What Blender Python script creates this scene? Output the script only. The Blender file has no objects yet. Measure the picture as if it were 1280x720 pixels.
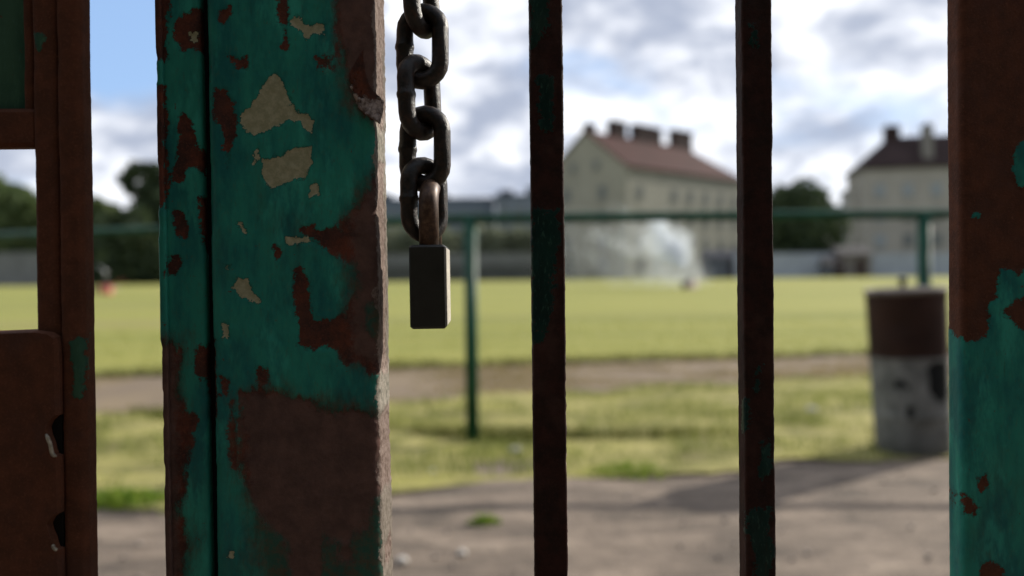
import bpy, math, random
import numpy as np
from mathutils import Vector, Matrix

random.seed(7)
RNG = np.random.default_rng(11)
C = bpy.context.scene.collection
SC = bpy.context.scene
R = math.radians

# ------------------------------------------------------------------ camera
CAM_H = 0.84
ROLL, PITCH, SHIFT = R(0.60), R(0.5), -0.00805
FPX = 1000.0
fw = Vector((0, math.cos(PITCH), -math.sin(PITCH)))
rt = Vector((math.cos(ROLL), 0, -math.sin(ROLL)))
rt = (rt - fw * rt.dot(fw)).normalized()
up = rt.cross(fw).normalized()
camd = bpy.data.cameras.new('camera')
cam = bpy.data.objects.new('camera', camd)
C.objects.link(cam)
cam.matrix_world = Matrix((
    (rt.x, up.x, -fw.x, 0), (rt.y, up.y, -fw.y, 0), (rt.z, up.z, -fw.z, CAM_H), (0, 0, 0, 1)))
camd.sensor_fit = 'HORIZONTAL'
camd.sensor_width = 36
camd.lens = 36 * FPX / 1280
camd.shift_y = SHIFT
camd.clip_start = 0.02
camd.clip_end = 6000
camd.dof.use_dof = True
camd.dof.focus_distance = 0.405
camd.dof.aperture_fstop = 4.3
SC.camera = cam


def at(px, py, Y):
    """pixel of the 1280x720 photograph -> point on the plane y = Y"""
    d = rt * (px - 640) + up * ((360 - py) + SHIFT * 1280) + fw * FPX
    return Vector((d.x / d.y * Y, Y, CAM_H + d.z / d.y * Y))


def ground_at(px, py, z=0.0):
    d = rt * (px - 640) + up * ((360 - py) + SHIFT * 1280) + fw * FPX
    t = (z - CAM_H) / d.z
    return Vector((d.x * t, d.y * t, z))


# ------------------------------------------------------------------ light
SUN_AZ, SUN_EL = 55.0, 29.0      # azimuth measured from +Y towards +X
sd = Vector((math.sin(R(SUN_AZ)) * math.cos(R(SUN_EL)), math.cos(R(SUN_AZ)) * math.cos(R(SUN_EL)), math.sin(R(SUN_EL))))
sl = bpy.data.lights.new('sun', 'SUN')
sl.energy = 4.8
sl.angle = R(0.5)
sl.color = (1.0, 0.93, 0.82)
so = bpy.data.objects.new('sun', sl)
so.rotation_euler = (-sd).to_track_quat('-Z', 'Y').to_euler()
C.objects.link(so)

W = bpy.data.worlds.new('World')
SC.world = W
W.use_nodes = True
SC.view_settings.view_transform = 'Standard'
SC.view_settings.look = 'None'
SC.view_settings.exposure = 0.36
SC.view_settings.gamma = 1.0


class NT:
    """small node-tree helper"""
    def __init__(s, tree):
        s.t = tree
        s.n = tree.nodes
        s.l = tree.links

    def node(s, kind, **kw):
        n = s.n.new(kind)
        for k, v in kw.items():
            setattr(n, k, v)
        return n

    def put(s, sock, v):
        if isinstance(v, bpy.types.NodeSocket):
            s.l.new(v, sock)
        else:
            sock.default_value = v

    def math(s, op, a, b=0.0, c=None, clamp=False):
        n = s.node('ShaderNodeMath', operation=op, use_clamp=clamp)
        s.put(n.inputs[0], a)
        s.put(n.inputs[1], b)
        if c is not None:
            s.put(n.inputs[2], c)
        return n.outputs[0]

    def vmath(s, op, a, b=(0, 0, 0)):
        n = s.node('ShaderNodeVectorMath', operation=op)
        s.put(n.inputs[0], a)
        s.put(n.inputs[1], b)
        return n.outputs[0]

    def noise(s, vec, scale, detail=4, rough=0.55, dist=0.0, out=0):
        n = s.node('ShaderNodeTexNoise')
        s.put(n.inputs['Vector'], vec)
        n.inputs['Scale'].default_value = scale
        n.inputs['Detail'].default_value = detail
        n.inputs['Roughness'].default_value = rough
        n.inputs['Distortion'].default_value = dist
        return n.outputs[out]

    def step(s, v, lo, hi):
        n = s.node('ShaderNodeMapRange', interpolation_type='SMOOTHSTEP')
        s.put(n.inputs[0], v)
        n.inputs[1].default_value = lo
        n.inputs[2].default_value = hi
        return n.outputs[0]

    def mix(s, f, a, b, mode='MIX'):
        n = s.node('ShaderNodeMix', data_type='RGBA', blend_type=mode)
        s.put(n.inputs[0], f)
        for sock, v in ((n.inputs[6], a), (n.inputs[7], b)):
            if isinstance(v, tuple) and len(v) == 3:
                v = v + (1,)
            s.put(sock, v)
        return n.outputs[2]

    def ramp(s, f, stops):
        n = s.node('ShaderNodeValToRGB')
        e = n.color_ramp.elements
        while len(e) < len(stops):
            e.new(0.5)
        for i, (p, c) in enumerate(stops):
            e[i].position = p
            e[i].color = tuple(c) + (1,)
        s.put(n.inputs[0], f)
        return n.outputs[0]

    def attr(s, name):
        return s.node('ShaderNodeAttribute', attribute_name=name).outputs['Fac']


# sky: Nishita air with a broken deck of daylight cloud over it
w = NT(W.node_tree)
w.n.clear()
sky = w.node('ShaderNodeTexSky')
sky.sky_type = 'NISHITA'
sky.sun_disc = False
sky.sun_elevation = R(SUN_EL)
sky.sun_rotation = R(SUN_AZ)
tc = w.node('ShaderNodeTexCoord').outputs['Generated']
sep = w.node('ShaderNodeSeparateXYZ')
w.put(sep.inputs[0], tc)
den = w.math('ADD', w.math('MAXIMUM', sep.outputs[2], 0.0), 0.42)
cmb = w.node('ShaderNodeCombineXYZ')
w.put(cmb.inputs[0], w.math('DIVIDE', sep.outputs[0], den))
w.put(cmb.inputs[1], w.math('DIVIDE', sep.outputs[1], den))
w.put(cmb.inputs[2], w.math('MULTIPLY', sep.outputs[2], 1.0))
cv = w.vmath('ADD', cmb.outputs[0], (3.3, 1.7, 0.4))
big = w.noise(cv, 1.3, 7, 0.55, 0.25)
sh = w.noise(w.vmath('ADD', cv, (8.1, 2.2, 5.0)), 4.4, 7, 0.60, 0.25)
dotn = w.node('ShaderNodeVectorMath', operation='DOT_PRODUCT')
w.put(dotn.inputs[0], tc)
w.put(dotn.inputs[1], (-0.415, 0.847, 0.335))
gap = w.step(dotn.outputs['Value'], 0.984, 0.998)
cover = w.step(w.math('SUBTRACT', big, w.math('MULTIPLY', gap, 0.24)), 0.29, 0.44)
dark = w.step(sh, 0.37, 0.62)
cloud = w.mix(dark, (10.9, 11.1, 11.6), (4.0, 4.5, 5.7))
blue = w.mix(0.55, sky.outputs[0], (4.2, 6.6, 11.0))
skyc = w.mix(cover, blue, cloud)
low = w.step(sep.outputs[2], 0.16, 0.0)
skyc = w.mix(w.math('MULTIPLY', low, 0.35), skyc, (8.4, 8.9, 9.8))
bg = w.node('ShaderNodeBackground')
w.put(bg.inputs[0], skyc)
bg.inputs[1].default_value = 0.09
wo = w.node('ShaderNodeOutputWorld')
w.l.new(bg.outputs[0], wo.inputs[0])


# ------------------------------------------------------------------ materials
def material(name):
    m = bpy.data.materials.new(name)
    m.use_nodes = True
    t = NT(m.node_tree)
    b = m.node_tree.nodes['Principled BSDF']
    return m, t, b


def simple(name, col, rough=0.7, var=0.15, scale=5.0, bump=0.0, bscale=40.0, metallic=0.0, col2=None):
    m, t, b = material(name)
    oc = t.node('ShaderNodeTexCoord').outputs['Object']
    n = t.noise(oc, scale, 5, 0.6)
    c2 = col2 or tuple(c * (1 - var * 2.2) for c in col)
    c1 = tuple(min(1, c * (1 + var)) for c in col)
    t.put(b.inputs['Base Color'], t.ramp(n, [(0.3, c2), (0.7, c1)]))
    b.inputs['Roughness'].default_value = rough
    b.inputs['Metallic'].default_value = metallic
    if not metallic:
        b.inputs['Specular IOR Level'].default_value = 0.22
    if bump:
        bp = t.node('ShaderNodeBump')
        bp.inputs['Strength'].default_value = bump
        bp.inputs['Distance'].default_value = 0.2 / bscale
        t.put(bp.inputs['Height'], t.noise(oc, bscale, 5, 0.6))
        t.l.new(bp.outputs[0], b.inputs['Normal'])
    return m


def flaking(name, teal=(0.0261, 0.2134, 0.1611), teal2=(0.0144, 0.1120, 0.1091), r1=(0.1190, 0.0376, 0.0226), r2=(0.0422, 0.0226, 0.0191),
            ragged=1.5, speck=0.0, gloss=0.42):
    """old enamel over rusty primer: the attributes rust / cream / old / bare hold millimetres inside each layer's own area"""
    m, t, b = material(name)
    oc = t.node('ShaderNodeTexCoord').outputs['Object']
    st = t.node('ShaderNodeMapping')
    t.put(st.inputs[0], oc)
    st.inputs['Scale'].default_value = (1, 1, 0.35)
    ov = st.outputs[0]
    n1 = t.noise(oc, 320, 4, 0.65)
    n2 = t.noise(oc, 1100, 3, 0.6)
    wob = t.math('ADD', t.math('MULTIPLY', t.math('SUBTRACT', n1, 0.5), 5 * ragged),
                 t.math('MULTIPLY', t.math('SUBTRACT', n2, 0.5), 2.2 * ragged))
    wob = t.math('ADD', wob, t.math('MULTIPLY', t.math('SUBTRACT', t.noise(oc, 95, 3, 0.6), 0.5), 5 * ragged))
    rust_d = t.math('ADD', t.attr('rust'), wob)
    cream_d = t.math('ADD', t.attr('cream'), t.math('MULTIPLY', wob, 0.7))
    old_d = t.math('ADD', t.attr('old'), t.math('MULTIPLY', wob, 1.6))
    soft = t.step(t.attr('old'), -14, -2)
    rust_d = t.math('ADD', rust_d, t.math('MULTIPLY', t.math('MULTIPLY', t.math('SUBTRACT', t.noise(ov, 85, 5, 0.7), 0.5), 20), soft))
    hard = t.step(rust_d, -0.12, 0.12)
    rust = t.mix(t.math('MULTIPLY', soft, 0.75), hard, t.step(rust_d, -3.0, 2.5))
    edge = t.math('SUBTRACT', t.step(rust_d, -1.1, -0.1), rust, clamp=True)
    cream = t.step(cream_d, -0.15, 0.15)
    cedge = t.math('SUBTRACT', t.step(cream_d, -0.9, -0.1), cream, clamp=True)
    old = t.step(old_d, -3.0, 3.0)
    # enamel
    tn = t.noise(ov, 60, 6, 0.65)
    tfine = t.noise(ov, 700, 3, 0.6)
    tc1 = t.mix(t.step(tn, 0.33, 0.62), teal2, teal)
    tc1 = t.mix(t.math('MULTIPLY', t.step(t.noise(ov, 40, 5, 0.7), 0.52, 0.66), 0.6), tc1, tuple(c * 1.55 + 0.003 for c in teal))
    tc1 = t.mix(t.math('MULTIPLY', t.step(tfine, 0.55, 0.72), 0.35), tc1, (0.0522, 0.1206, 0.0882))
    chips = t.step(t.noise(oc, 210, 5, 0.7), 0.665, 0.69)
    tc1 = t.mix(t.math('MULTIPLY', chips, 0.9), tc1, (0.0882, 0.0336, 0.0199))
    sm = t.node('ShaderNodeMapping')
    t.put(sm.inputs[0], oc)
    sm.inputs['Scale'].default_value = (1, 1, 0.05)
    drip = t.math('MULTIPLY', t.step(t.noise(sm.outputs[0], 190, 4, 0.7), 0.60, 0.72), t.step(t.noise(oc, 30, 4, 0.6), 0.48, 0.6))
    tc1 = t.mix(t.math('MULTIPLY', drip, 0.55), tc1, (0.030, 0.022, 0.013))
    grime = t.step(t.noise(ov, 26, 5, 0.7), 0.50, 0.74)
    tc1 = t.mix(t.math('MULTIPLY', grime, 0.5), tc1, (0.0370, 0.0557, 0.0395))
    murk = t.step(t.math('ADD', t.attr('old'), t.math('MULTIPLY', t.math('SUBTRACT', t.noise(ov, 75, 6, 0.75), 0.5), 42)), -12, 5)
    tc1 = t.mix(t.math('MULTIPLY', murk, 0.85), tc1, t.mix(t.step(t.noise(oc, 170, 5, 0.7), 0.42, 0.6), (0.0261, 0.0533, 0.0371), (0.0716, 0.0378, 0.0225)))
    scuff = t.math('MULTIPLY', t.step(t.noise(ov, 130, 6, 0.8), 0.58, 0.70), t.step(t.noise(oc, 22, 3, 0.5), 0.42, 0.6))
    tc1 = t.mix(t.math('MULTIPLY', scuff, 0.5), tc1, (0.045, 0.085, 0.068))
    tiny = t.step(t.noise(oc, 340, 5, 0.75), 0.705, 0.72)
    tc1 = t.mix(t.math('MULTIPLY', tiny, 0.8), tc1, (0.10, 0.10, 0.07))
    # rust / red primer
    rn = t.noise(oc, 90, 7, 0.7)
    rc = t.mix(t.step(rn, 0.36, 0.66), r2, r1)
    rc = t.mix(t.math('MULTIPLY', t.step(t.noise(oc, 900, 3, 0.7), 0.5, 0.75), 0.5), rc, tuple(c * 1.7 for c in r1))
    rc = t.mix(t.math('MULTIPLY', t.step(t.noise(oc, 35, 5, 0.6), 0.5, 0.68), 0.5), rc, (0.0606, 0.0303, 0.0239))
    rc = t.mix(t.math('MULTIPLY', old, 0.85), rc, t.mix(t.step(rn, 0.3, 0.7), (0.0799, 0.0470, 0.0394), (0.1226, 0.0742, 0.0622)))
    cc = t.mix(t.step(t.noise(oc, 240, 5, 0.7), 0.38, 0.66), (0.2525, 0.2497, 0.1523), (0.3568, 0.3394, 0.2262))
    col = t.mix(rust, tc1, rc)
    col = t.mix(t.math('MULTIPLY', edge, 0.45), col, (0.0174, 0.0371, 0.0325))
    col = t.mix(cream, col, cc)
    col = t.mix(t.math('MULTIPLY', cedge, 0.6), col, (0.0130, 0.0418, 0.0325))
    # pale flaking coat on the side, with the sun's sheen put into its colour
    bare_d = t.math('ADD', t.attr('bare'), t.math('MULTIPLY', wob, 0.55))
    bare = t.step(bare_d, -0.35, 0.35)
    bn = t.noise(oc, 260, 6, 0.75)
    bc = t.mix(t.step(bn, 0.36, 0.60), (0.105, 0.070, 0.056), (0.33, 0.26, 0.225))
    bc = t.mix(t.math('MULTIPLY', t.math('SUBTRACT', 1.0, rust, clamp=True), 0.35), bc, (0.20, 0.25, 0.20))
    bc = t.mix(t.step(t.noise(oc, 480, 5, 0.8), 0.60, 0.66), bc, (0.1015, 0.0696, 0.0580))
    bc = t.mix(t.math('MULTIPLY', old, 0.45), bc, (0.085, 0.055, 0.043))
    col = t.mix(bare, col, bc)
    t.put(b.inputs['Base Color'], col)
    rg = t.math('ADD', t.math('MULTIPLY', rust, 0.34), gloss)
    rg = t.math('ADD', rg, t.math('MULTIPLY', t.math('SUBTRACT', tn, 0.5), 0.35))
    rg = t.math('MAXIMUM', rg, t.math('MULTIPLY', t.math('MAXIMUM', cream, bare), 0.8))
    t.put(b.inputs['Roughness'], rg)
    b.inputs['Specular IOR Level'].default_value = 0.1
    h = t.math('MULTIPLY', rust, -0.55)
    h = t.math('ADD', h, t.math('MULTIPLY', cream, -0.18))
    h = t.math('ADD', h, t.math('MULTIPLY', t.noise(oc, 500, 5, 0.7), t.math('ADD', t.math('MULTIPLY', rust, 0.30), 0.10)))
    h = t.math('ADD', h, t.math('MULTIPLY', t.noise(ov, 70, 4, 0.5), 0.5))
    h = t.math('ADD', h, t.math('MULTIPLY', t.noise(oc, 330, 5, 0.8), t.math('MULTIPLY', bare, 0.9)))
    bp = t.node('ShaderNodeBump')
    bp.inputs['Strength'].default_value = 0.8
    bp.inputs['Distance'].default_value = 0.0012
    t.put(bp.inputs['Height'], h)
    t.l.new(bp.outputs[0], b.inputs['Normal'])
    return m


M_STILE = flaking('flaking_teal_enamel')
M_BROWN = flaking('brown_enamel', r1=(0.0991, 0.0363, 0.0195), r2=(0.0670, 0.0270, 0.0156), teal=(0.0378, 0.0912, 0.0546), teal2=(0.0221, 0.0672, 0.0429), ragged=1.2, gloss=0.5)
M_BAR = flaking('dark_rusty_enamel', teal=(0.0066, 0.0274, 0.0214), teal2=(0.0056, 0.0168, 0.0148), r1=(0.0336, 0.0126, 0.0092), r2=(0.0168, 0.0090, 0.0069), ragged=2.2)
M_RPOST = flaking('brown_over_teal_enamel', r1=(0.0964, 0.0363, 0.0205), r2=(0.0616, 0.0259, 0.0166), ragged=1.3)

# ------------------------------------------------------------------ object helpers


def mesh_obj(name, verts, faces, mat, parent=None, smooth=False, attrs=None):
    me = bpy.data.meshes.new(name)
    if isinstance(verts, np.ndarray):
        verts = verts.tolist()
    if isinstance(faces, np.ndarray):
        faces = faces.tolist()
    me.from_pydata(verts, [], faces)
    me.materials.append(mat)
    if smooth:
        me.polygons.foreach_set('use_smooth', [True] * len(me.polygons))
    if attrs:
        for k, v in attrs.items():
            a = me.attributes.new(k, 'FLOAT', 'POINT')
            a.data.foreach_set('value', np.asarray(v, dtype=np.float32))
    me.update()
    o = bpy.data.objects.new(name, me)
    C.objects.link(o)
    if parent:
        o.parent = parent
    return o


def tag(o, label=None, cat=None, group=None, kind=None):
    if label:
        o['label'] = label
    if cat:
        o['category'] = cat
    if group:
        o['group'] = group
    if kind:
        o['kind'] = kind
    return o


def thing(name, label, cat, loc=(0, 0, 0), rz=0.0, group=None):
    o = bpy.data.objects.new(name, None)
    o.empty_display_size = 0.1
    C.objects.link(o)
    o.location = loc
    o.rotation_euler = (0, 0, rz)
    return tag(o, label, cat, group)


class MB:
    def __init__(s):
        s.v = []
        s.f = []

    def add(s, v, f):
        k = len(s.v)
        s.v += [tuple(p) for p in v]
        s.f += [tuple(i + k for i in q) for q in f]
        return s

    def box(s, x0, x1, y0, y1, z0, z1, bev=0.0):
        if bev <= 0:
            v = [(x0, y0, z0), (x1, y0, z0), (x1, y1, z0), (x0, y1, z0), (x0, y0, z1), (x1, y0, z1), (x1, y1, z1), (x0, y1, z1)]
            return s.add(v, [(0, 3, 2, 1), (4, 5, 6, 7), (0, 1, 5, 4), (1, 2, 6, 5), (2, 3, 7, 6), (3, 0, 4, 7)])
        rings = []
        for z, i in ((z0, bev), (z0 + bev, 0), (z1 - bev, 0), (z1, bev)):
            a, b_, c, d = x0 + i, x1 - i, y0 + i, y1 - i
            e = bev * 0.6
            rings.append([(a + e, c, z), (b_ - e, c, z), (b_, c + e, z), (b_, d - e, z), (b_ - e, d, z), (a + e, d, z), (a, d - e, z), (a, c + e, z)])
        return s.loft(rings, True, True)

    def loft(s, rings, cap0=False, cap1=False, closed=True):
        k = len(s.v)
        n = len(rings[0])
        for r in rings:
            s.v += [tuple(p) for p in r]
        for i in range(len(rings) - 1):
            for j in range(n if closed else n - 1):
                a, b_ = k + i * n + j, k + i * n + (j + 1) % n
                s.f.append((a, b_, b_ + n, a + n))
        if cap0:
            s.f.append(tuple(k + j for j in reversed(range(n))))
        if cap1:
            s.f.append(tuple(k + (len(rings) - 1) * n + j for j in range(n)))
        return s

    def lathe(s, prof, n=32, cx=0, cy=0, cap0=False, cap1=False):
        rings = [[(cx + r * math.cos(2 * math.pi * j / n), cy + r * math.sin(2 * math.pi * j / n), z) for j in range(n)] for r, z in prof]
        return s.loft(rings, cap0, cap1)

    def tube(s, pts, rad, n=12, closed=False, cap=True):
        P = [Vector(p) for p in pts]
        m = len(P)
        rr = rad if isinstance(rad, (list, tuple)) else [rad] * m
        rings = []
        prev = None
        for i in range(m):
            if closed:
                t = (P[(i + 1) % m] - P[(i - 1) % m]).normalized()
            else:
                t = (P[min(i + 1, m - 1)] - P[max(i - 1, 0)]).normalized()
            if prev is None:
                a = t.orthogonal().normalized()
            else:
                a = (prev - t * prev.dot(t)).normalized()
            prev = a
            b_ = t.cross(a)
            rings.append([P[i] + (a * math.cos(2 * math.pi * j / n) + b_ * math.sin(2 * math.pi * j / n)) * rr[i] for j in range(n)])
        if closed:
            rings.append(rings[0])
            s.loft(rings)
        else:
            s.loft(rings, cap, cap)
        return s

    def build(s, name, mat, parent=None, smooth=False, attrs=None):
        return mesh_obj(name, s.v, s.f, mat, parent, smooth, attrs)


def smooth_by_angle(o, ang=35):
    """sharp edges by face angle, written on the mesh"""
    me = o.data
    import bmesh
    bm = bmesh.new()
    bm.from_mesh(me)
    for e in bm.edges:
        if len(e.link_faces) == 2:
            e.smooth = e.calc_face_angle(0) < R(ang)
    for f in bm.faces:
        f.smooth = True
    bm.to_mesh(me)
    bm.free()
    return o


# value noise on numpy arrays
_perm = RNG.random((64, 64, 64))


def vnoise(x, y, z):
    xi, yi, zi = np.floor(x).astype(int), np.floor(y).astype(int), np.floor(z).astype(int)
    fx, fy, fz = x - xi, y - yi, z - zi
    fx, fy, fz = fx * fx * (3 - 2 * fx), fy * fy * (3 - 2 * fy), fz * fz * (3 - 2 * fz)
    r = 0
    for a in (0, 1):
        for b_ in (0, 1):
            for c in (0, 1):
                wgt = (fx if a else 1 - fx) * (fy if b_ else 1 - fy) * (fz if c else 1 - fz)
                r = r + wgt * _perm[(xi + a) % 64, (yi + b_) % 64, (zi + c) % 64]
    return r


def fbm(x, y, z, octv=4):
    r, amp, tot = 0, 1.0, 0
    for i in range(octv):
        r = r + amp * vnoise(x * 2 ** i + 17.3 * i, y * 2 ** i + 5.1 * i, z * 2 ** i + 9.7 * i)
        tot += amp
        amp *= 0.5
    return r / tot


def poly_sdf(X, Z, poly):
    """signed distance, positive inside"""
    P = np.array(poly, dtype=float)
    d = np.full(X.shape, 1e9)
    ins = np.zeros(X.shape, bool)
    n = len(P)
    for i in range(n):
        ax, ay = P[i]
        bx, by = P[(i + 1) % n]
        ex, ey = bx - ax, by - ay
        L = ex * ex + ey * ey + 1e-12
        t = np.clip(((X - ax) * ex + (Z - ay) * ey) / L, 0, 1)
        d = np.minimum(d, np.hypot(X - ax - t * ex, Z - ay - t * ey))
        c = ((ay > Z) != (by > Z))
        with np.errstate(divide='ignore', invalid='ignore'):
            xx = ax + (Z - ay) * ex / (ey if ey else 1e-12)
        ins ^= c & (X < xx)
    return np.where(ins, d, -d)


def areas(px_polys, Y):
    """photograph outlines -> outlines (in metres) on the front plane of the member"""
    out = []
    for pl in px_polys:
        out.append([(at(x, y, Y).x, at(x, y, Y).z) for x, y in pl])
    return out


def union_mm(polys, X, Z, base=-40.0):
    d = np.full(X.shape, base)
    for p in polys:
        d = np.maximum(d, poly_sdf(X, Z, p) * 1000)
    return d


def member(name, mat, parent, x0, x1, y0, depth, rad=0.002, zlo=0.05, zhi=1.95, fine=(0.60, 1.0), step=0.0009,
           rust=(), teal=(), cream=(), old=(), bare=None, lift=None, lean=0.0, rough=0.0002, base_rust=-40.0, side_step=None, edge_chip=0.0):
    """A steel section: rounded rectangular profile swept upright, densely meshed where it is in view."""
    side_step = side_step or step
    prof = []   # going round: back-left, left side, front, right side, back-right

    def arc(cx, cy, a0, a1, k=5):
        return [(cx + rad * math.cos(a0 + (a1 - a0) * i / k), cy + rad * math.sin(a0 + (a1 - a0) * i / k)) for i in range(k + 1)]

    def line(p, q, stp):
        L = math.hypot(q[0] - p[0], q[1] - p[1])
        k = max(1, int(L / stp))
        return [(p[0] + (q[0] - p[0]) * i / k, p[1] + (q[1] - p[1]) * i / k) for i in range(1, k)]
    y1 = y0 + depth
    A = arc(x0 + rad, y0 + rad, math.pi, math.pi * 1.5)
    B = arc(x1 - rad, y0 + rad, -math.pi / 2, 0)
    prof = line((x0, y1 - rad), A[0], side_step) + A + line(A[-1], B[0], step) + B + line(B[-1], (x1, y1 - rad), side_step)
    D = arc(x1 - rad, y1 - rad, 0, math.pi / 2, 3)
    E = arc(x0 + rad, y1 - rad, math.pi / 2, math.pi, 3)
    prof = prof + D + E
    P = np.array(prof)
    nrm = np.zeros_like(P)
    nxt, prv = np.roll(P, -1, 0), np.roll(P, 1, 0)
    tg = nxt - prv
    tg /= np.linalg.norm(tg, axis=1)[:, None] + 1e-12
    nrm[:, 0], nrm[:, 1] = tg[:, 1], -tg[:, 0]
    zs = np.concatenate([np.linspace(zlo, fine[0], 12, endpoint=False), np.arange(fine[0], fine[1], step), np.linspace(fine[1], zhi, 12)])
    nz, npf = len(zs), len(P)
    X = np.broadcast_to(P[:, 0], (nz, npf)).copy()
    Yv = np.broadcast_to(P[:, 1], (nz, npf)).copy()
    Z = np.broadcast_to(zs[:, None], (nz, npf)).copy()
    NX = np.broadcast_to(nrm[:, 0], (nz, npf))
    NY = np.broadcast_to(nrm[:, 1], (nz, npf))
    Xl = X - lean * (Z - CAM_H)                     # leaning outline, where the paint areas were measured
    # side surfaces unfold away from the front so that areas reach round the corner
    Xu = Xl + np.where(X > (x0 + x1) / 2, 1, -1) * np.clip(Yv - y0 - rad, 0, None) * 0.5
    rd = union_mm(rust, Xu, Z, base_rust)
    if teal:
        rd = np.minimum(rd, -union_mm(teal, Xu, Z))
    cr = union_mm(cream, Xl, Z)
    od = union_mm(old, Xl, Z)
    S = 1000.0
    n_lo = fbm(X * 60, Yv * 60, Z * 30, 3) - 0.5
    n_hi = fbm(X * S / 3, Yv * S / 3, Z * S / 3, 3) - 0.5
    bare_mm = np.full(X.shape, -20.0)
    if bare:
        bx, amp = bare
        bare_mm = (Yv - (y0 + rad * bx)) * 1000 + (fbm(X * 0 + 3, Yv * 130, Z * 130, 4) - 0.5) * amp
        bare_mm = np.where((X > (x0 + x1) / 2) & (NX > 0.25), bare_mm, -20.0)  # sunward side only, coloured pale as if the sun caught it
    ragg = (fbm(X * 330, Yv * 330, Z * 330, 3) - 0.5) * 4
    paint = 1 / (1 + np.exp(np.clip((rd + ragg) * 5, -30, 30)))
    disp = paint * 0.00035 - 0.0003 * (1 / (1 + np.exp(-np.clip((cr + ragg) * 5, -30, 30)))) + n_hi * rough + n_lo * 0.0005
    if bare:
        disp = disp + np.where(bare_mm > -1.5, (fbm(X * 420, Yv * 420, Z * 420, 4) - 0.5) * 0.0012, 0)
    if edge_chip:
        cornerness = np.exp(-(np.minimum(np.hypot(X - x1, Yv - y0), np.hypot(X - x0, Yv - y0)) / 0.0025) ** 2)
        disp = disp - cornerness * edge_chip * np.clip((fbm(X * 0 + 1.5 * np.sign(X - (x0 + x1) / 2), Yv * 0, Z * 55, 5) - 0.50) * 6 - 0.35, 0, 1)
    if lift:
        for pl, h, soft in lift:
            s_ = poly_sdf(Xl, Z, pl) * 1000
            disp = disp + h * np.clip((s_ + ragg * 0.4) / soft, 0, 1) * np.where(NY < -0.2, 1, 0.6)
    fine_mask = ((Z > fine[0]) & (Z < fine[1]))
    disp = np.where(fine_mask, disp, 0)
    X2 = X + NX * disp + lean * (Z - CAM_H)
    Y2 = Yv + NY * disp
    V = np.stack([X2, Y2, Z], -1).reshape(-1, 3)
    i, j = np.meshgrid(np.arange(nz - 1), np.arange(npf), indexing='ij')
    a = i * npf + j
    b_ = i * npf + (j + 1) % npf
    F = np.stack([a, b_, b_ + npf, a + npf], -1).reshape(-1, 4).tolist()
    F.append(tuple(reversed(range(npf))))
    F.append(tuple((nz - 1) * npf + k for k in range(npf)))
    o = mesh_obj(name, V, F, mat, parent, True, dict(rust=rd.ravel(), cream=cr.ravel(), old=od.ravel(), bare=bare_mm.ravel()))
    return o


# ------------------------------------------------------------------ the ground
def mat_ground_dirt():
    m, t, b = material('dry_dirt')
    oc = t.node('ShaderNodeTexCoord').outputs['Object']
    mp = t.node('ShaderNodeMapping')
    t.put(mp.inputs[0], oc)
    mp.inputs['Scale'].default_value = (0.55, 1.5, 1)
    n = t.noise(mp.outputs[0], 4.2, 9, 0.74, 0.4)
    c = t.ramp(n, [(0.34, (0.0582, 0.0449, 0.0335)), (0.46, (0.1176, 0.0898, 0.0670)), (0.55, (0.1848, 0.1418, 0.1060)), (0.68, (0.3024, 0.2397, 0.1814))])
    f = t.step(t.noise(oc, 60, 5, 0.75), 0.55, 0.72)
    c = t.mix(t.math('MULTIPLY', f, 0.5), c, (0.3136, 0.2550, 0.1953))
    f2 = t.step(t.noise(oc, 22, 5, 0.75), 0.56, 0.68)
    c = t.mix(t.math('MULTIPLY', f2, 0.6), c, (0.0784, 0.0592, 0.0446))
    t.put(b.inputs['Base Color'], c)
    b.inputs['Roughness'].default_value = 0.95
    bp = t.node('ShaderNodeBump')
    bp.inputs['Strength'].default_value = 0.7
    bp.inputs['Distance'].default_value = 0.02
    t.put(bp.inputs['Height'], t.math('ADD', t.noise(oc, 9, 6, 0.7), t.math('MULTIPLY', t.noise(oc, 70, 4, 0.7), 0.35)))
    t.l.new(bp.outputs[0], b.inputs['Normal'])
    return m


def mat_grass(name, stops, scale=1.5, sc=(1, 1, 1), fine=40):
    m, t, b = material(name)
    oc = t.node('ShaderNodeTexCoord').outputs['Object']
    mp = t.node('ShaderNodeMapping')
    t.put(mp.inputs[0], oc)
    mp.inputs['Scale'].default_value = sc
    n = t.noise(mp.outputs[0], scale, 7, 0.65, 0.3)
    c = t.ramp(n, stops)
    c = t.mix(t.math('MULTIPLY', t.step(t.noise(oc, fine, 4, 0.7), 0.4, 0.7), 0.35), c, tuple(x * 0.6 for x in stops[0][1]))
    t.put(b.inputs['Base Color'], c)
    b.inputs['Roughness'].default_value = 0.9
    b.inputs['Specular IOR Level'].default_value = 0.15
    bp = t.node('ShaderNodeBump')
    bp.inputs['Strength'].default_value = 0.6
    bp.inputs['Distance'].default_value = 0.03
    t.put(bp.inputs['Height'], t.noise(oc, fine, 5, 0.7))
    t.l.new(bp.outputs[0], b.inputs['Normal'])
    return m


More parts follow.
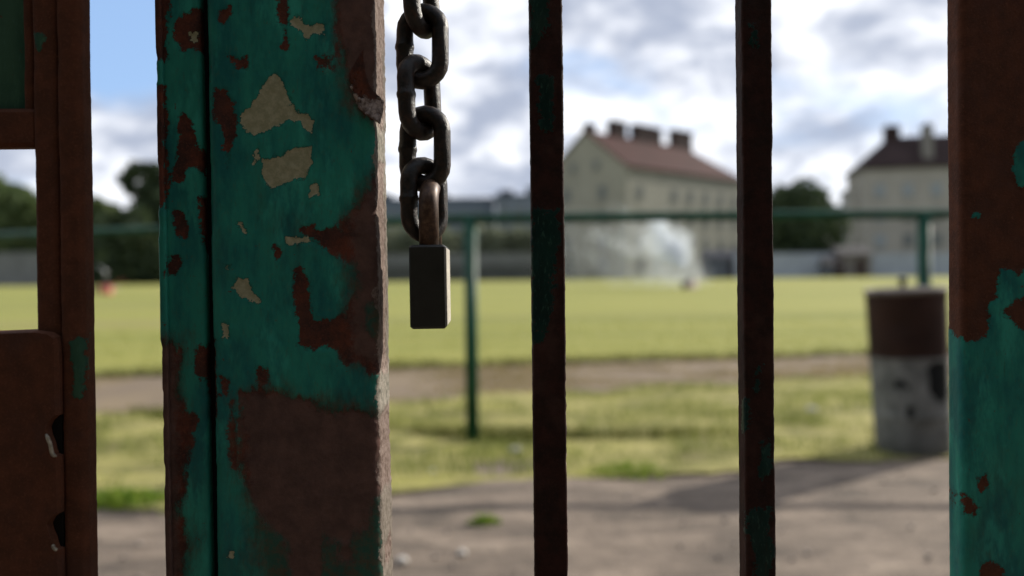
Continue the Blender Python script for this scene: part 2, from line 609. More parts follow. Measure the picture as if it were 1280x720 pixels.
M_DIRT = mat_ground_dirt()
M_TRACK = simple('cinder_track', (0.185, 0.142, 0.090), 0.95, 0.14, 1.6, 0.5, 30, col2=(0.15, 0.115, 0.085))
M_VERGE = mat_grass('dry_verge_turf', [(0.30, (0.2365, 0.1938, 0.1020)), (0.42, (0.1676, 0.1683, 0.0467)), (0.52, (0.3745, 0.3366, 0.1275)), (0.62, (0.2957, 0.2856, 0.0680)), (0.72, (0.0986, 0.1326, 0.0255))], 2.6, (0.7, 1.6, 1))
M_PITCH = mat_grass('sunlit_pitch_turf', [(0.30, (0.265, 0.235, 0.085)), (0.44, (0.19, 0.205, 0.048)), (0.56, (0.27, 0.265, 0.068)), (0.70, (0.17, 0.195, 0.045))], 0.30, (0.12, 1.3, 1), 9)
M_LAND = mat_grass('rough_land', [(0.3, (0.10, 0.12, 0.045)), (0.6, (0.16, 0.17, 0.06)), (0.8, (0.20, 0.18, 0.10))], 0.05)


def sheet(name, ys, edge_lo, edge_hi, x0, x1, nx, z, mat, bump=0.0, seed=0.0):
    """a strip of ground between two wandering edges; edge_*(x array) give y"""
    xs = np.linspace(x0, x1, nx)
    lo, hi = edge_lo(xs), edge_hi(xs)
    t = np.linspace(0, 1, ys)
    X = np.broadcast_to(xs, (ys, nx))
    Y = lo + (hi - lo) * t[:, None]
    Z = z + bump * (fbm(X * 1.7 + seed + 50, Y * 1.7 + 50, X * 0 + 3.3, 4) - 0.5)
    V = np.stack([X, Y, Z], -1).reshape(-1, 3)
    i, j = np.meshgrid(np.arange(ys - 1), np.arange(nx - 1), indexing='ij')
    a = i * nx + j
    F = np.stack([a, a + 1, a + nx + 1, a + nx], -1).reshape(-1, 4)
    o = mesh_obj(name, V, F, mat, None, True)
    return tag(o, kind='structure')


def wob(x, s, a, k):
    return a * (fbm(x * s + 40 + k, x * 0 + 2.2 + k, x * 0 + 7.1, 4) - 0.5)


e_dirt = lambda x: 3.22 + 0.16 * x + wob(x, 1.6, 0.75, 0.0)          # dirt / verge
e_trk0 = lambda x: 5.50 + 0.20 * x + wob(x, 1.4, 0.9, 3.0)          # verge / track
e_trk1 = lambda x: 7.25 + 0.17 * x + wob(x, 1.0, 0.18, 6.0)          # track / pitch
e_far = lambda x: 84.0 + 0 * x

gm = MB().add([(-3000, -600, -0.03), (3000, -600, -0.03), (3000, 5000, -0.03), (-3000, 5000, -0.03)], [(0, 1, 2, 3)]).build('ground', M_LAND)
tag(gm, kind='structure')
sheet('path', 90, lambda x: -7 + 0 * x, lambda x: e_dirt(x) + 0.35, -14, 14, 300, 0.0, M_DIRT, 0.022)
sheet('verge', 60, e_dirt, e_trk0, -14, 14, 400, 0.008, M_VERGE, 0.03, 9)
sheet('track', 30, lambda x: e_trk0(x) - 0.12, lambda x: e_trk1(x) + 0.1, -14, 14, 200, 0.0, M_TRACK, 0.010, 4)
sheet('pitch', 60, e_trk1, e_far, -14, 14, 240, 0.012, M_PITCH, 0.012, 2)
for nm, a, b_ in (('pitch', -110, -14), ('pitch', 14, 110)):
    sheet(nm, 30, lambda x: e_trk1(np.clip(x, -14, 14)), e_far, a, b_, 60, 0.012, M_PITCH, 0.0, 2)

# grass blades


def blades(name, pts, h, wdt, mat, kind='stuff', lean=0.5, parent=None):
    n = len(pts)
    ang = RNG.random(n) * 2 * np.pi
    hh = h * (0.45 + RNG.random(n) * 0.9) * (pts[:, 3] if pts.shape[1] > 3 else 1)
    la = RNG.random(n) * 2 * np.pi
    ll = RNG.random(n) * lean * hh
    dx, dy = np.cos(ang) * wdt / 2, np.sin(ang) * wdt / 2
    b0 = pts[:, :3]
    v0 = b0 + np.stack([-dx, -dy, -0.004 + 0 * dx], -1)
    v1 = b0 + np.stack([dx, dy, -0.004 + 0 * dx], -1)
    mid = b0 + np.stack([np.cos(la) * ll * 0.35, np.sin(la) * ll * 0.35, hh * 0.55], -1)
    v2 = mid + np.stack([dx * 0.7, dy * 0.7, 0 * dx], -1)
    v3 = mid - np.stack([dx * 0.7, dy * 0.7, 0 * dx], -1)
    v4 = b0 + np.stack([np.cos(la) * ll, np.sin(la) * ll, hh], -1)
    V = np.stack([v0, v1, v2, v3, v4], 1).reshape(-1, 3)
    k = np.arange(n) * 5
    F = [(a, a + 1, a + 2, a + 3) for a in k] + [(a + 3, a + 2, a + 4) for a in k]
    rnd = np.repeat(RNG.random(n), 5)
    o = mesh_obj(name, V, F, mat, parent, False, dict(tone=rnd))
    if kind:
        o['kind'] = kind
    return o


def mat_blade(name, a, b_, c):
    m, t, bs = material(name)
    tone = t.attr('tone')
    oc = t.node('ShaderNodeTexCoord').outputs['Object']
    n = t.noise(oc, 1.1, 4, 0.6)
    f = t.math('ADD', t.math('MULTIPLY', tone, 0.5), t.math('MULTIPLY', n, 0.55))
    t.put(bs.inputs['Base Color'], t.ramp(f, [(0.25, a), (0.5, b_), (0.75, c)]))
    bs.inputs['Roughness'].default_value = 0.75
    bs.inputs['Specular IOR Level'].default_value = 0.2
    tr = t.node('ShaderNodeBsdfTranslucent')
    t.put(tr.inputs[0], t.ramp(f, [(0.25, a), (0.5, b_), (0.75, c)]))
    mx = t.node('ShaderNodeMixShader')
    mx.inputs[0].default_value = 0.35
    t.l.new(bs.outputs[0], mx.inputs[1])
    t.l.new(tr.outputs[0], mx.inputs[2])
    t.l.new(mx.outputs[0], t.n['Material Output'].inputs[0])
    return m


M_BL_V = mat_blade('verge_blades', (0.0850, 0.1224, 0.0255), (0.2295, 0.2652, 0.0638), (0.3060, 0.3162, 0.1190))
M_BL_P = mat_blade('pitch_blades', (0.16, 0.19, 0.035), (0.23, 0.26, 0.05), (0.33, 0.32, 0.08))
M_BL_G = mat_blade('fresh_weed_blades', (0.08, 0.17, 0.02), (0.17, 0.28, 0.03), (0.30, 0.36, 0.05))


def scatter(n, x0, x1, lo, hi, dens, seed):
    xs = x0 + RNG.random(n) * (x1 - x0)
    t = RNG.random(n)
    ys = lo(xs) + (hi(xs) - lo(xs)) * t
    keep = dens(xs, ys, t) > RNG.random(n)
    xs, ys = xs[keep], ys[keep]
    hs = 0.5 + fbm(xs * 2.2 + seed, ys * 2.2, xs * 0 + 1, 3)
    return np.stack([xs, ys, np.full(len(xs), 0.005), hs], -1)


def verge_d(x, y, t):
    c = fbm(x * 2.0 + 60, y * 3.2 + 60, x * 0 + 5, 4)
    edge = np.clip(t * 6, 0, 1)
    return np.clip((c - 0.40) * 5, 0.05, 1) * (0.25 + 0.75 * edge)


bl = blades('grass', scatter(70000, -6, 6, lambda x: e_dirt(x) - 0.05, lambda x: e_trk0(x) + 0.05, verge_d, 3), 0.036, 0.006, M_BL_V)
tag(bl, 'patchy yellow and green grass on the verge under the green railing', 'grass')


def rim_d(x, y, t):
    c = fbm(x * 1.4 + 20, y * 3 + 60, x * 0 + 9, 3)
    return np.clip((c - 0.42) * 8, 0, 1)


# thicker tussocks under the rail, where the mower does not reach
FX = [(-6.4, 6.3), (-2.70, 4.92), (-0.205, 3.98), (2.06, 4.00), (4.6, 3.94), (7.2, 3.90)]


def rail_y(x):
    return np.interp(x, [p[0] for p in FX], [p[1] for p in FX])


bl = blades('grass', scatter(12000, -5, 5, lambda x: rail_y(x) - 0.03, lambda x: rail_y(x) + 0.16, rim_d, 31), 0.055, 0.007, mat_blade('tussock_blades', (0.045, 0.07, 0.018), (0.12, 0.13, 0.035), (0.24, 0.22, 0.07)))
tag(bl, 'taller dark green tussocks along the foot of the green railing', 'grass')
bl = blades('grass', scatter(42000, -12, 12, e_trk1, lambda x: e_trk1(x) + 7, lambda x, y, t: 1 - t * 0.7, 13), 0.035, 0.009, M_BL_P)
tag(bl, 'short sunlit grass along the near edge of the pitch', 'grass')
bl = blades('grass', scatter(9000, -10, 10, lambda x: e_trk1(x) - 0.10, lambda x: e_trk1(x) + 0.12, lambda x, y, t: 1 + 0 * t, 23), 0.06, 0.008, mat_blade('edge_blades', (0.05, 0.065, 0.02), (0.09, 0.10, 0.03), (0.16, 0.15, 0.05)))
tag(bl, 'dark uncut fringe of grass where the track meets the pitch', 'grass')


bl = blades('grass', scatter(40000, -8, 8, lambda x: e_trk0(x) - 0.1, lambda x: e_trk1(x) - 0.05, lambda x, y, t: np.clip((fbm(x * 1.1 + 80, y * 3.5 + 60, x * 0 + 2, 4) - 0.50 + 0.16 * abs(t - 0.5) + 0.03) * 8, 0, 1), 61), 0.028, 0.008, mat_blade('dry_track_blades', (0.15, 0.13, 0.05), (0.27, 0.22, 0.10), (0.36, 0.29, 0.15)))
tag(bl, 'dry yellowish grass creeping in patches over the cinder track', 'grass')


def weed(px, py, r, n, h, label):
    g = ground_at(px, py)
    root = thing('weed', label, 'weed', (g.x, g.y, 0))
    a, q = RNG.random(n) * 6.283, np.sqrt(RNG.random(n)) * r
    p = np.stack([np.cos(a) * q * 1.7, np.sin(a) * q, np.full(n, 0.004)], -1)
    p = np.concatenate([p, (1.3 - q / r)[:, None]], 1)
    blades('leaf_tuft', p, h, 0.009, M_BL_G, None, 0.9, root)


weed(606, 655, 0.035, 130, 0.03, 'small lone bright green weed in the bare dirt before the railing post')
weed(150, 628, 0.11, 600, 0.05, 'wide bright green weed patch at the dirt edge behind the left gate frame')
weed(790, 592, 0.11, 330, 0.045, 'flat dull green weed patch at the verge edge between the two bars')

# stones
M_STONE = simple('pale_stone', (0.52, 0.49, 0.45), 0.9, 0.12, 60, 0.5, 200)


def stone_mesh(r, seed, sq=0.6):
    mb = MB()
    n, m = 10, 6
    rings = []
    for i in range(m + 1):
        ph = math.pi * (i + 0.02) / (m + 0.04)
        rings.append([(math.sin(ph) * math.cos(6.283 * j / n), math.sin(ph) * math.sin(6.283 * j / n), -math.cos(ph)) for j in range(n)])
    mb.loft(rings, True, True)
    V = np.array(mb.v)
    k = 0.7 + 0.6 * fbm(V[:, 0] * 1.3 + seed + 9, V[:, 1] * 1.3 + 9, V[:, 2] * 1.3 + 9, 2)
    V = V * k[:, None] * r
    V[:, 2] *= sq
    mb.v = [tuple(p) for p in V]
    return mb


for px, py, r, lb in ((645, 566, 0.030, 'whitish stone on the verge just right of the railing post foot'),
                      (540, 590, 0.014, 'small grey stone at the verge edge left of the white stone'),
                      (503, 703, 0.018, 'pale stone on the dirt close beside the wide gate stile'),
                      (578, 693, 0.016, 'pale flat stone on the dirt below the lone green weed'),
                      (1015, 515, 0.035, 'flat pale stone in the grass behind the right bar')):
    g = ground_at(px, py)
    o = stone_mesh(r, px * 0.1).build('stone', M_STONE, None, True)
    o.location = (g.x, g.y, r * 0.35)
    o.rotation_euler = (0, 0, px)
    tag(o, lb, 'stone', 'loose stones on the ground')

# gravel
gb_v, gb_f = [], []
base = stone_mesh(1.0, 3.0)
bv = np.array(base.v)
ng = 900
gx, gy = -3 + RNG.random(ng) * 6, 1.7 + RNG.random(ng) * 1.9
for i in range(ng):
    r = 0.003 + 0.007 * RNG.random() ** 3
    a = RNG.random() * 6.28
    q = bv * r
    x = q[:, 0] * math.cos(a) - q[:, 1] * math.sin(a) + gx[i]
    y = q[:, 0] * math.sin(a) + q[:, 1] * math.cos(a) + gy[i]
    k = len(gb_v) * 0 + i * len(bv)
    gb_v += np.stack([x, y, q[:, 2] + r * 0.4], -1).tolist()
    gb_f += [tuple(j + k for j in f) for f in base.f]
tag(mesh_obj('gravel', gb_v, gb_f, simple('gravel_grey', (0.30, 0.26, 0.23), 0.95, 0.3, 9), None, True), 'fine grey gravel scattered over the dirt path', 'gravel', kind='stuff')

# ------------------------------------------------------------------ gate, right leaf (stile, cover strip, bars)
Y0 = 0.400
LEAN = -0.0052
gl = thing('iron_gate', 'closed iron gate leaf with a wide flaking teal stile, cover strip and two thin bars', 'gate', (0, 0, 0))


def xm(px, Y, lean=0.0, mid=360):
    return at(px, mid, Y).x - lean * (at(px, mid, Y).z - CAM_H)


# wide stile
RUST = [
    [(278, 15), (292, 9), (290, 22), (281, 33), (276, 28)],
    [(286, 68), (304, 75), (313, 66), (310, 86), (301, 85)],
    [(272, 108), (285, 112), (295, 132), (299, 150), (290, 185), (286, 210), (280, 168), (268, 138)],
    [(352, -10), (364, -10), (363, 30), (357, 37), (351, 24)],
    [(357, 36), (362, 38), (363, 62), (358, 60)],
    [(397, 72), (412, 72), (413, 83), (399, 85)],
    [(420, -30), (500, -30), (500, 120), (500, 150), (476, 158), (452, 140), (442, 128), (437, 95), (431, 60), (424, 40)],
    [(500, 195), (478, 198), (467, 212), (462, 235), (450, 255), (440, 268), (425, 284), (398, 288), (388, 280), (374, 286), (392, 302), (410, 312),
     (428, 326), (441, 334), (446, 352), (438, 375), (425, 394), (412, 402), (394, 398), (386, 378), (385, 350), (377, 334), (369, 336),
     (367, 352), (370, 385), (375, 405), (371, 430), (386, 438), (405, 434), (420, 440), (432, 458), (446, 450), (456, 462), (470, 468), (500, 470)],
    [(344, 308), (352, 310), (353, 322), (346, 325)],
    [(320, 462), (333, 464), (334, 482), (321, 482)],
    [(262, 425), (266, 425), (268, 520), (262, 520)],
    [(326, 478), (331, 490), (345, 487), (365, 497), (385, 500), (400, 510), (420, 515), (440, 512), (470, 520), (510, 515), (510, 616), (482, 620),
     (466, 626), (460, 642), (455, 655), (430, 682), (406, 672), (398, 692), (396, 760), (364, 760), (352, 674), (335, 660), (320, 642), (308, 620),
     (299, 600), (296, 560), (293, 525), (300, 492)],
    [(283, 505), (292, 500), (294, 540), (292, 585), (285, 560)],
    [(274, 470), (284, 474), (282, 496), (275, 492)],
    [(420, 684), (432, 682), (436, 700), (424, 704)], [(478, 690), (500, 690), (500, 715), (482, 712)],
]
TEAL_IN = [[(459, 386), (466, 382), (474, 386), (476, 420), (470, 426), (461, 412)], [(415, 455), (440, 468), (478, 476), (510, 472), (510, 516), (440, 505), (410, 500)]]
CREAM = [
    [(345, 91), (354, 98), (368, 130), (375, 142), (386, 145), (394, 151), (392, 166), (385, 163), (378, 151), (362, 152), (345, 158), (331, 167), (318, 171),
     (311, 164), (302, 155), (303, 147), (319, 130), (328, 112)],
    [(330, 200), (350, 196), (375, 184), (390, 184), (391, 206), (381, 222), (368, 224), (356, 229), (340, 236), (332, 222)],
    [(364, 26), (376, 21), (384, 29), (408, 31), (409, 42), (398, 41), (388, 49), (378, 38), (365, 30)],
    [(299, 346), (308, 349), (316, 364), (323, 378), (311, 375), (288, 360)],
    [(276, 403), (284, 404), (285, 422), (278, 420)],
    [(358, 298), (386, 295), (389, 303), (361, 305)],
    [(297, 279), (303, 280), (310, 290), (309, 296), (303, 289)],
    [(388, 232), (398, 229), (400, 244), (389, 247)],
    [(281, 330), (288, 331), (287, 337), (281, 336)], [(283, 689), (288, 689), (288, 695), (283, 695)],
    [(320, 190), (324, 186), (326, 200), (318, 206)],
]
OLD = [[(300, 500), (345, 490), (400, 512), (500, 520), (500, 760), (330, 760), (312, 640), (304, 560)],
       [(420, -30), (500, -30), (500, 150), (440, 130)], [(440, 270), (500, 200), (500, 470), (440, 440)]]
FLAKE = areas([[(424, -30), (482, -30), (481, 100), (480, 154), (470, 152), (453, 141), (445, 128), (438, 95), (432, 60), (426, 40)]], Y0)[0]
XS0, XS1 = xm(263.5, Y0), xm(471, Y0)
member('wide_stile', M_STILE, gl, XS0, XS1, Y0, 0.038, 0.0045, rust=areas(RUST, Y0), teal=areas(TEAL_IN, Y0), cream=areas(CREAM, Y0), old=areas(OLD, Y0),
       bare=(0.55, 5.0), lift=[(FLAKE, 0.0007, 1.2)], lean=LEAN, step=0.0008, rough=0.0004, edge_chip=0.0012)
# thick flake of old paint curling away near the top right edge
BC = [(436, 92), (440, 112), (446, 129), (454, 141), (463, 148), (471, 153), (477, 158)]
fv, fa = [], []
nt, nq = 40, 14
for a in range(nt + 1):
    t_ = a / nt * (len(BC) - 1)
    k_ = min(int(t_), len(BC) - 2)
    bx_ = BC[k_][0] + (BC[k_ + 1][0] - BC[k_][0]) * (t_ - k_)
    by_ = BC[k_][1] + (BC[k_ + 1][1] - BC[k_][1]) * (t_ - k_)
    T_ = a / nt
    jit = 2.2 * math.sin(a * 1.7) + 1.4 * math.sin(a * 3.9 + 1)
    amp_ = 0.0048 * min(1, max(0, (T_ - 0.38) / 0.35)) * (1 + 0.12 * math.sin(a * 2.3))
    for b_ in range(nq + 1):
        q_ = b_ / nq
        px_ = bx_ + jit * (1 - q_) * 0.6 + q_ * (15 * (1 - T_) + 3)
        py_ = by_ + jit * (1 - q_) * 0.4 - q_ * 30
        p_ = at(px_, py_, Y0)
        h_ = amp_ * (1 - q_) ** 1.7 + 0.0005 + 0.0002 * math.sin(b_ * 2.1 + a)
        fv.append((p_.x, Y0 - h_, p_.z))
        fa.append(6.0 * (0.62 - q_) + 9 * (T_ - 0.60))
ff = [(a * (nq + 1) + b_, a * (nq + 1) + b_ + 1, (a + 1) * (nq + 1) + b_ + 1, (a + 1) * (nq + 1) + b_) for a in range(nt) for b_ in range(nq)]
fo = mesh_obj('paint_flake', fv, ff, M_STILE, gl, True, dict(rust=[30.0] * len(fv), cream=[-40.0] * len(fv), old=[-40.0] * len(fv), bare=fa))
md = fo.modifiers.new('thickness', 'SOLIDIFY')
md.thickness = 0.0005
# cover strip
SR = [
    [(180, -30), (207, -30), (209, 30), (206, 60), (211, 72), (180, 78)],
    [(218, 28), (234, 14), (250, 8), (262, 8), (262, 66), (240, 58), (226, 63), (218, 45)],
    [(180, 104), (205, 106), (210, 150), (206, 175), (209, 225), (205, 260), (180, 250)],
    [(222, 142), (231, 140), (240, 163), (243, 180), (256, 190), (256, 220), (241, 210), (231, 209), (222, 226), (215, 222), (220, 180)],
    [(214, 262), (223, 262), (231, 280), (229, 296), (217, 296)],
    [(207, 322), (220, 318), (223, 332), (213, 345), (205, 346)],
    [(245, 246), (264, 246), (264, 320), (252, 316), (246, 285)],
    [(180, 425), (216, 430), (225, 440), (222, 465), (214, 480), (218, 500), (226, 518), (240, 522), (239, 534), (230, 540), (232, 575), (224, 590), (222, 620),
     (214, 650), (226, 668), (234, 690), (222, 706), (220, 760), (180, 760)],
    [(243, 436), (270, 425), (270, 480), (250, 478), (240, 466), (238, 450)],
    [(254, 480), (270, 478), (270, 535), (258, 530)],
    [(214, 655), (222, 652), (235, 690), (222, 700)],
]
SO = [[(180, 420), (215, 430), (215, 760), (180, 760)]]
member('cover_strip', M_STILE, gl, xm(201, Y0 + 0.004), xm(255.5, Y0 + 0.004), Y0 + 0.004, 0.020, 0.0022, rust=areas(SR, Y0), cream=areas([[(237, 40), (245, 38), (244, 48), (238, 47)]], Y0),
       old=areas(SO, Y0), lean=LEAN, step=0.0009, edge_chip=0.0009, rough=0.0004)
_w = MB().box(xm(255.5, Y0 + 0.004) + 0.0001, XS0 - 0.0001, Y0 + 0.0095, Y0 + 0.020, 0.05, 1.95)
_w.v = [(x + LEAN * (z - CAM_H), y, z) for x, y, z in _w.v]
_w.build('groove_backing', simple('painted_groove_shade', (0.006, 0.006, 0.005), 0.95), gl)  # added behind the groove; near-black colour stands in for its shade
# thin raised seam along the strip's outer edge
member('strip_lip', M_STILE, gl, xm(200, Y0 + 0.002), xm(208, Y0 + 0.002), Y0 + 0.0015, 0.0028, 0.0010, rust=areas(SR, Y0), old=areas(SO, Y0), lean=LEAN, step=0.0011, edge_chip=0.0008)
# bars
B1T = [[(672, 95), (692, 95), (690, 166), (674, 160)], [(664, 262), (700, 262), (696, 320), (692, 360), (690, 395), (676, 425), (664, 430)], [(660, -30), (690, -30), (684, 40), (664, 60)]]
B2T = [[(944, 458), (950, 456), (950, 478), (944, 490)], [(926, 500), (936, 498), (934, 535), (926, 545)], [(950, 552), (962, 550), (963, 596), (952, 600)],
       [(935, 638), (965, 636), (962, 655), (968, 690), (962, 740), (940, 740), (945, 690), (934, 665)], [(936, 30), (946, 30), (946, 55), (936, 55)]]
B2R = [[(938, 655), (958, 655), (958, 682), (940, 682)]]


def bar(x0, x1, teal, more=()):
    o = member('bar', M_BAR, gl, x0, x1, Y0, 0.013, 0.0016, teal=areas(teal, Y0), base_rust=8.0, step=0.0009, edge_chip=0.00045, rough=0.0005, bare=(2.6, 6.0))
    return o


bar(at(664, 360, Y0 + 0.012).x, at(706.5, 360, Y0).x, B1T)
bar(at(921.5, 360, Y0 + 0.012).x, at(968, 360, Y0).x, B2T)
# rails above and below that hold the bars
for z in (0.16, 1.86):
    MB().box(XS1 + 0.002, 0.223, Y0 + 0.0005, Y0 + 0.0125, z, z + 0.04, 0.002).build('rail', M_BROWN, gl)

# right gate post
RT = [[(1180, 408), (1190, 408), (1196, 418), (1200, 421), (1209, 426), (1222, 424), (1234, 419), (1237, 395), (1233, 384), (1238, 376), (1246, 372), (1246, 350), (1249, 336), (1262, 334), (1274, 341),
       (1288, 330), (1400, 330), (1400, 760), (1170, 760)],
      [(1268, 185), (1276, 176), (1300, 170), (1300, 240), (1272, 234), (1266, 215)],
      [(1216, 267), (1224, 266), (1224, 271), (1217, 272)]]
RR = [[(1252, 386), (1270, 378), (1284, 362), (1300, 366), (1300, 420), (1276, 412), (1262, 398)],
      [(1222, 598), (1232, 594), (1237, 603), (1226, 615), (1221, 610)], [(1204, 618), (1212, 622), (1222, 634), (1216, 646), (1206, 640)],
      [(1224, 706), (1240, 698), (1252, 712), (1258, 740), (1226, 740)]]
XR0 = at(1184.5, 360, Y0 + 0.013).x
gp = thing('gate_post', 'wide iron post at the right, brown above and chipped teal below', 'post', (0, 0, 0))
rt_a, rr_a = areas(RT, Y0), areas(RR, Y0)
o = member('post_plate', M_RPOST, gp, XR0, XR0 + 0.085, Y0, 0.014, 0.0030, rust=(), teal=rt_a, base_rust=30.0, step=0.0009, edge_chip=0.0004, rough=0.0003)
# put the rust islands back inside the teal area
me = o.data
co = np.empty(len(me.vertices) * 3)
me.vertices.foreach_get('co', co)
co = co.reshape(-1, 3)
rv = np.empty(len(me.vertices), dtype=np.float32)
me.attributes['rust'].data.foreach_get('value', rv)
rv = np.maximum(rv, union_mm(rr_a, co[:, 0], co[:, 2])).astype(np.float32)
me.attributes['rust'].data.foreach_set('value', rv)
MB().box(XR0 + 0.001, XR0 + 0.084, Y0 + 0.001, Y0 + 0.014, -0.05, 0.052).build('foot_plate', M_RPOST, gp)

# ------------------------------------------------------------------ left gate leaf
lg = thing('iron_gate', 'brown iron gate leaf at the left with lock case and recessed green panel', 'gate', (0, 0, 0))
YL = 0.372
LT = [[(88, 425), (110, 420), (108, 460), (104, 496), (94, 492), (92, 460)], [(42, 42), (56, 42), (56, 54), (50, 64), (42, 56)]]
member('stile', M_BROWN, lg, xm(43, YL), xm(76, YL), YL, 0.012, 0.0030, zlo=at(60, 470, YL).z, fine=(at(60, 469, YL).z, 1.0), teal=areas(LT, YL), base_rust=25.0, step=0.0012, edge_chip=0.0004, rough=0.0003)
member('stile', M_BROWN, lg, xm(75.5, YL), xm(106, YL), YL - 0.0015, 0.012, 0.0030, teal=areas(LT, YL), base_rust=25.0, step=0.0012, edge_chip=0.0004, rough=0.0003)


def zpx(py, Y, px=30):
    return at(px, py, Y).z


def attr_box(mb, name, mat, parent, rust=25.0):
    n = len(mb.v)
    return smooth_by_angle(mb.build(name, mat, parent, True, dict(rust=[rust] * n, cream=[-40] * n, old=[-40] * n, bare=[-20] * n)))


attr_box(MB().box(-0.62, xm(43, YL) + 0.001, YL + 0.001, YL + 0.011, zpx(183, YL), zpx(134, YL), 0.002), 'cross_rail', M_BROWN, lg)
attr_box(MB().box(-0.62, xm(43, YL) + 0.001, YL + 0.001, YL + 0.011, 1.70, 1.72, 0.002), 'cross_rail', M_BROWN, lg)
attr_box(MB().box(-0.62, xm(43, YL) + 0.001, YL + 0.001, YL + 0.011, 0.12, 0.14, 0.002), 'cross_rail', M_BROWN, lg)
attr_box(MB().box(-0.60, xm(41, YL + .01), YL + 0.008, YL + 0.010, zpx(137, YL), 1.705), 'panel', M_BROWN, lg, -25.0)
member('panel_moulding', M_BROWN, lg, xm(31, YL + 0.002), xm(45, YL + 0.002), YL + 0.003, 0.005, 0.0018, zlo=zpx(134, YL), fine=(zpx(133, YL), 1.0), base_rust=20.0, step=0.0015, edge_chip=0.0003)
# lock case: rounded top edge, two notches at its edge by the stile
zt, zb = zpx(414, YL - .005), 0.60
xr = xm(70, YL - .005)
xl = -0.36
prof = [(xl, zb), (xr, zb)]


def notch(zc, hh, dd):
    pts = []
    for i in range(9):
        a = -math.pi / 2 + math.pi * i / 8
        pts.append((xr - dd * math.cos(a) * (1 + 0.25 * math.sin(3 * a)), zc + hh * math.sin(a)))
    return pts


z1c, z2c = zpx(545, YL - .005, 66), zpx(665, YL - .005, 72)
prof += notch(z2c, 0.0085, 0.0048) + notch(z1c, 0.0095, 0.0048) + [(xr, zt - 0.007), (xr - 0.001, zt - 0.003), (xr - 0.004, zt - 0.0008), (xr - 0.010, zt), (xl, zt - 0.004)]
yf, yb = YL - 0.005, YL + 0.014
mb = MB()
ins = []
cx_, cz_ = sum(p[0] for p in prof) / len(prof), sum(p[1] for p in prof) / len(prof)
r0 = [(x, yb, z) for x, z in prof]
r1 = [(x, yf + 0.0015, z) for x, z in prof]
r2 = [(min(x, xr - 0.0008) - 0.0006, yf, z - 0.0007 if z > zt - 0.01 else z) for x, z in prof]
mb.loft([r0, r1, r2], False, False)
k = len(mb.v)
n = len(prof)
# fan the front face in two strips: straight left edge, notched right edge
front = list(range(2 * n, 3 * n))
mb.f.append(tuple(front))
mb.f.append(tuple(reversed(range(n))))
lc = attr_box(mb, 'lock_case', M_BROWN, lg)
MB().box(xm(63, YL), xm(76, YL), YL - 0.0008, YL + 0.010, zb, zpx(488, YL, 74)).build('gap_backing', simple('painted_gap_shade', (0.005, 0.004, 0.0035), 0.8), lg)  # backing added in the gap, with the gap's shade put into its colour
M_BRIGHT = simple('bright_steel_and_rim_light', (0.34, 0.30, 0.23), 0.5, 0.3, 400, metallic=0.2)  # key cylinder steel, also the painted light on the notch rims
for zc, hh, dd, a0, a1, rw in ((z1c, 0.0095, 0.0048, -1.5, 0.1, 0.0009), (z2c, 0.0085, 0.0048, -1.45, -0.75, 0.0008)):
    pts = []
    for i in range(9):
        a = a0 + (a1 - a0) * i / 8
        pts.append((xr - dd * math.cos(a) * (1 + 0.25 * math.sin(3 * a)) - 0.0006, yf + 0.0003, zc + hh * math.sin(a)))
    MB().tube(pts, [0.0003] + [rw] * 7 + [0.0004], 8).build('painted_rim_light', M_BRIGHT, lc, True)  # pale sliver standing in for light catching the notch rim

# ------------------------------------------------------------------ chain and padlock
def mat_chain():
    m, t, b = material('rusty_chain_steel')
    oc = t.node('ShaderNodeTexCoord').outputs['Object']
    n = t.noise(oc, 260, 6, 0.7)
    c = t.ramp(n, [(0.35, (0.0048, 0.0036, 0.0032)), (0.50, (0.0110, 0.0068, 0.0050)), (0.66, (0.040, 0.018, 0.010))])
    t.put(b.inputs['Base Color'], c)
    b.inputs['Specular IOR Level'].default_value = 0.4
    t.put(b.inputs['Roughness'], t.math('ADD', t.math('MULTIPLY', n, 0.55), 0.12))
    bp = t.node('ShaderNodeBump')
    bp.inputs['Strength'].default_value = 0.7
    bp.inputs['Distance'].default_value = 0.0006
    t.put(bp.inputs['Height'], t.noise(oc, 600, 5, 0.7))
    t.l.new(bp.outputs[0], b.inputs['Normal'])
    return m


M_CHAIN = mat_chain()
YC = 0.411
mpp = YC / 1000.0
wire, pitch, span = 21.5 * mpp, 64 * mpp, 45.5 * mpp


def link_mesh():
    ri = span / 2
    hs = (pitch + wire) / 2 - ri + 0.0004
    pts = []
    for i in range(11):
        a = math.pi * i / 10
        pts.append((ri * math.cos(a), 0, hs + ri * 0.98 * math.sin(a)))
    for i in range(11):
        a = math.pi + math.pi * i / 10
        pts.append((ri * math.cos(a), 0, -hs + ri * 0.98 * math.sin(a)))
    rad = [wire / 2] * len(pts)
    pts2, rad = [], []
    for i, p in enumerate(pts):
        pts2.append(p)
        rad.append(wire / 2)
        if i == 10:
            for zz_, k_ in ((0.5, 1.0), (0.22, 1.02), (0.10, 1.11), (0.0, 1.13), (-0.10, 1.10), (-0.22, 1.02), (-0.5, 1.0)):
                pts2.append((p[0], 0, hs * zz_))
                rad.append(wire / 2 * k_)
    mb = MB().tube(pts2, rad, 16, closed=True)
    V = np.array(mb.v)
    d = (fbm(V[:, 0] * 500, V[:, 1] * 500, V[:, 2] * 500, 3) - 0.5) * 0.0005
    V += d[:, None]
    mb.v = [tuple(p) for p in V]
    return mb


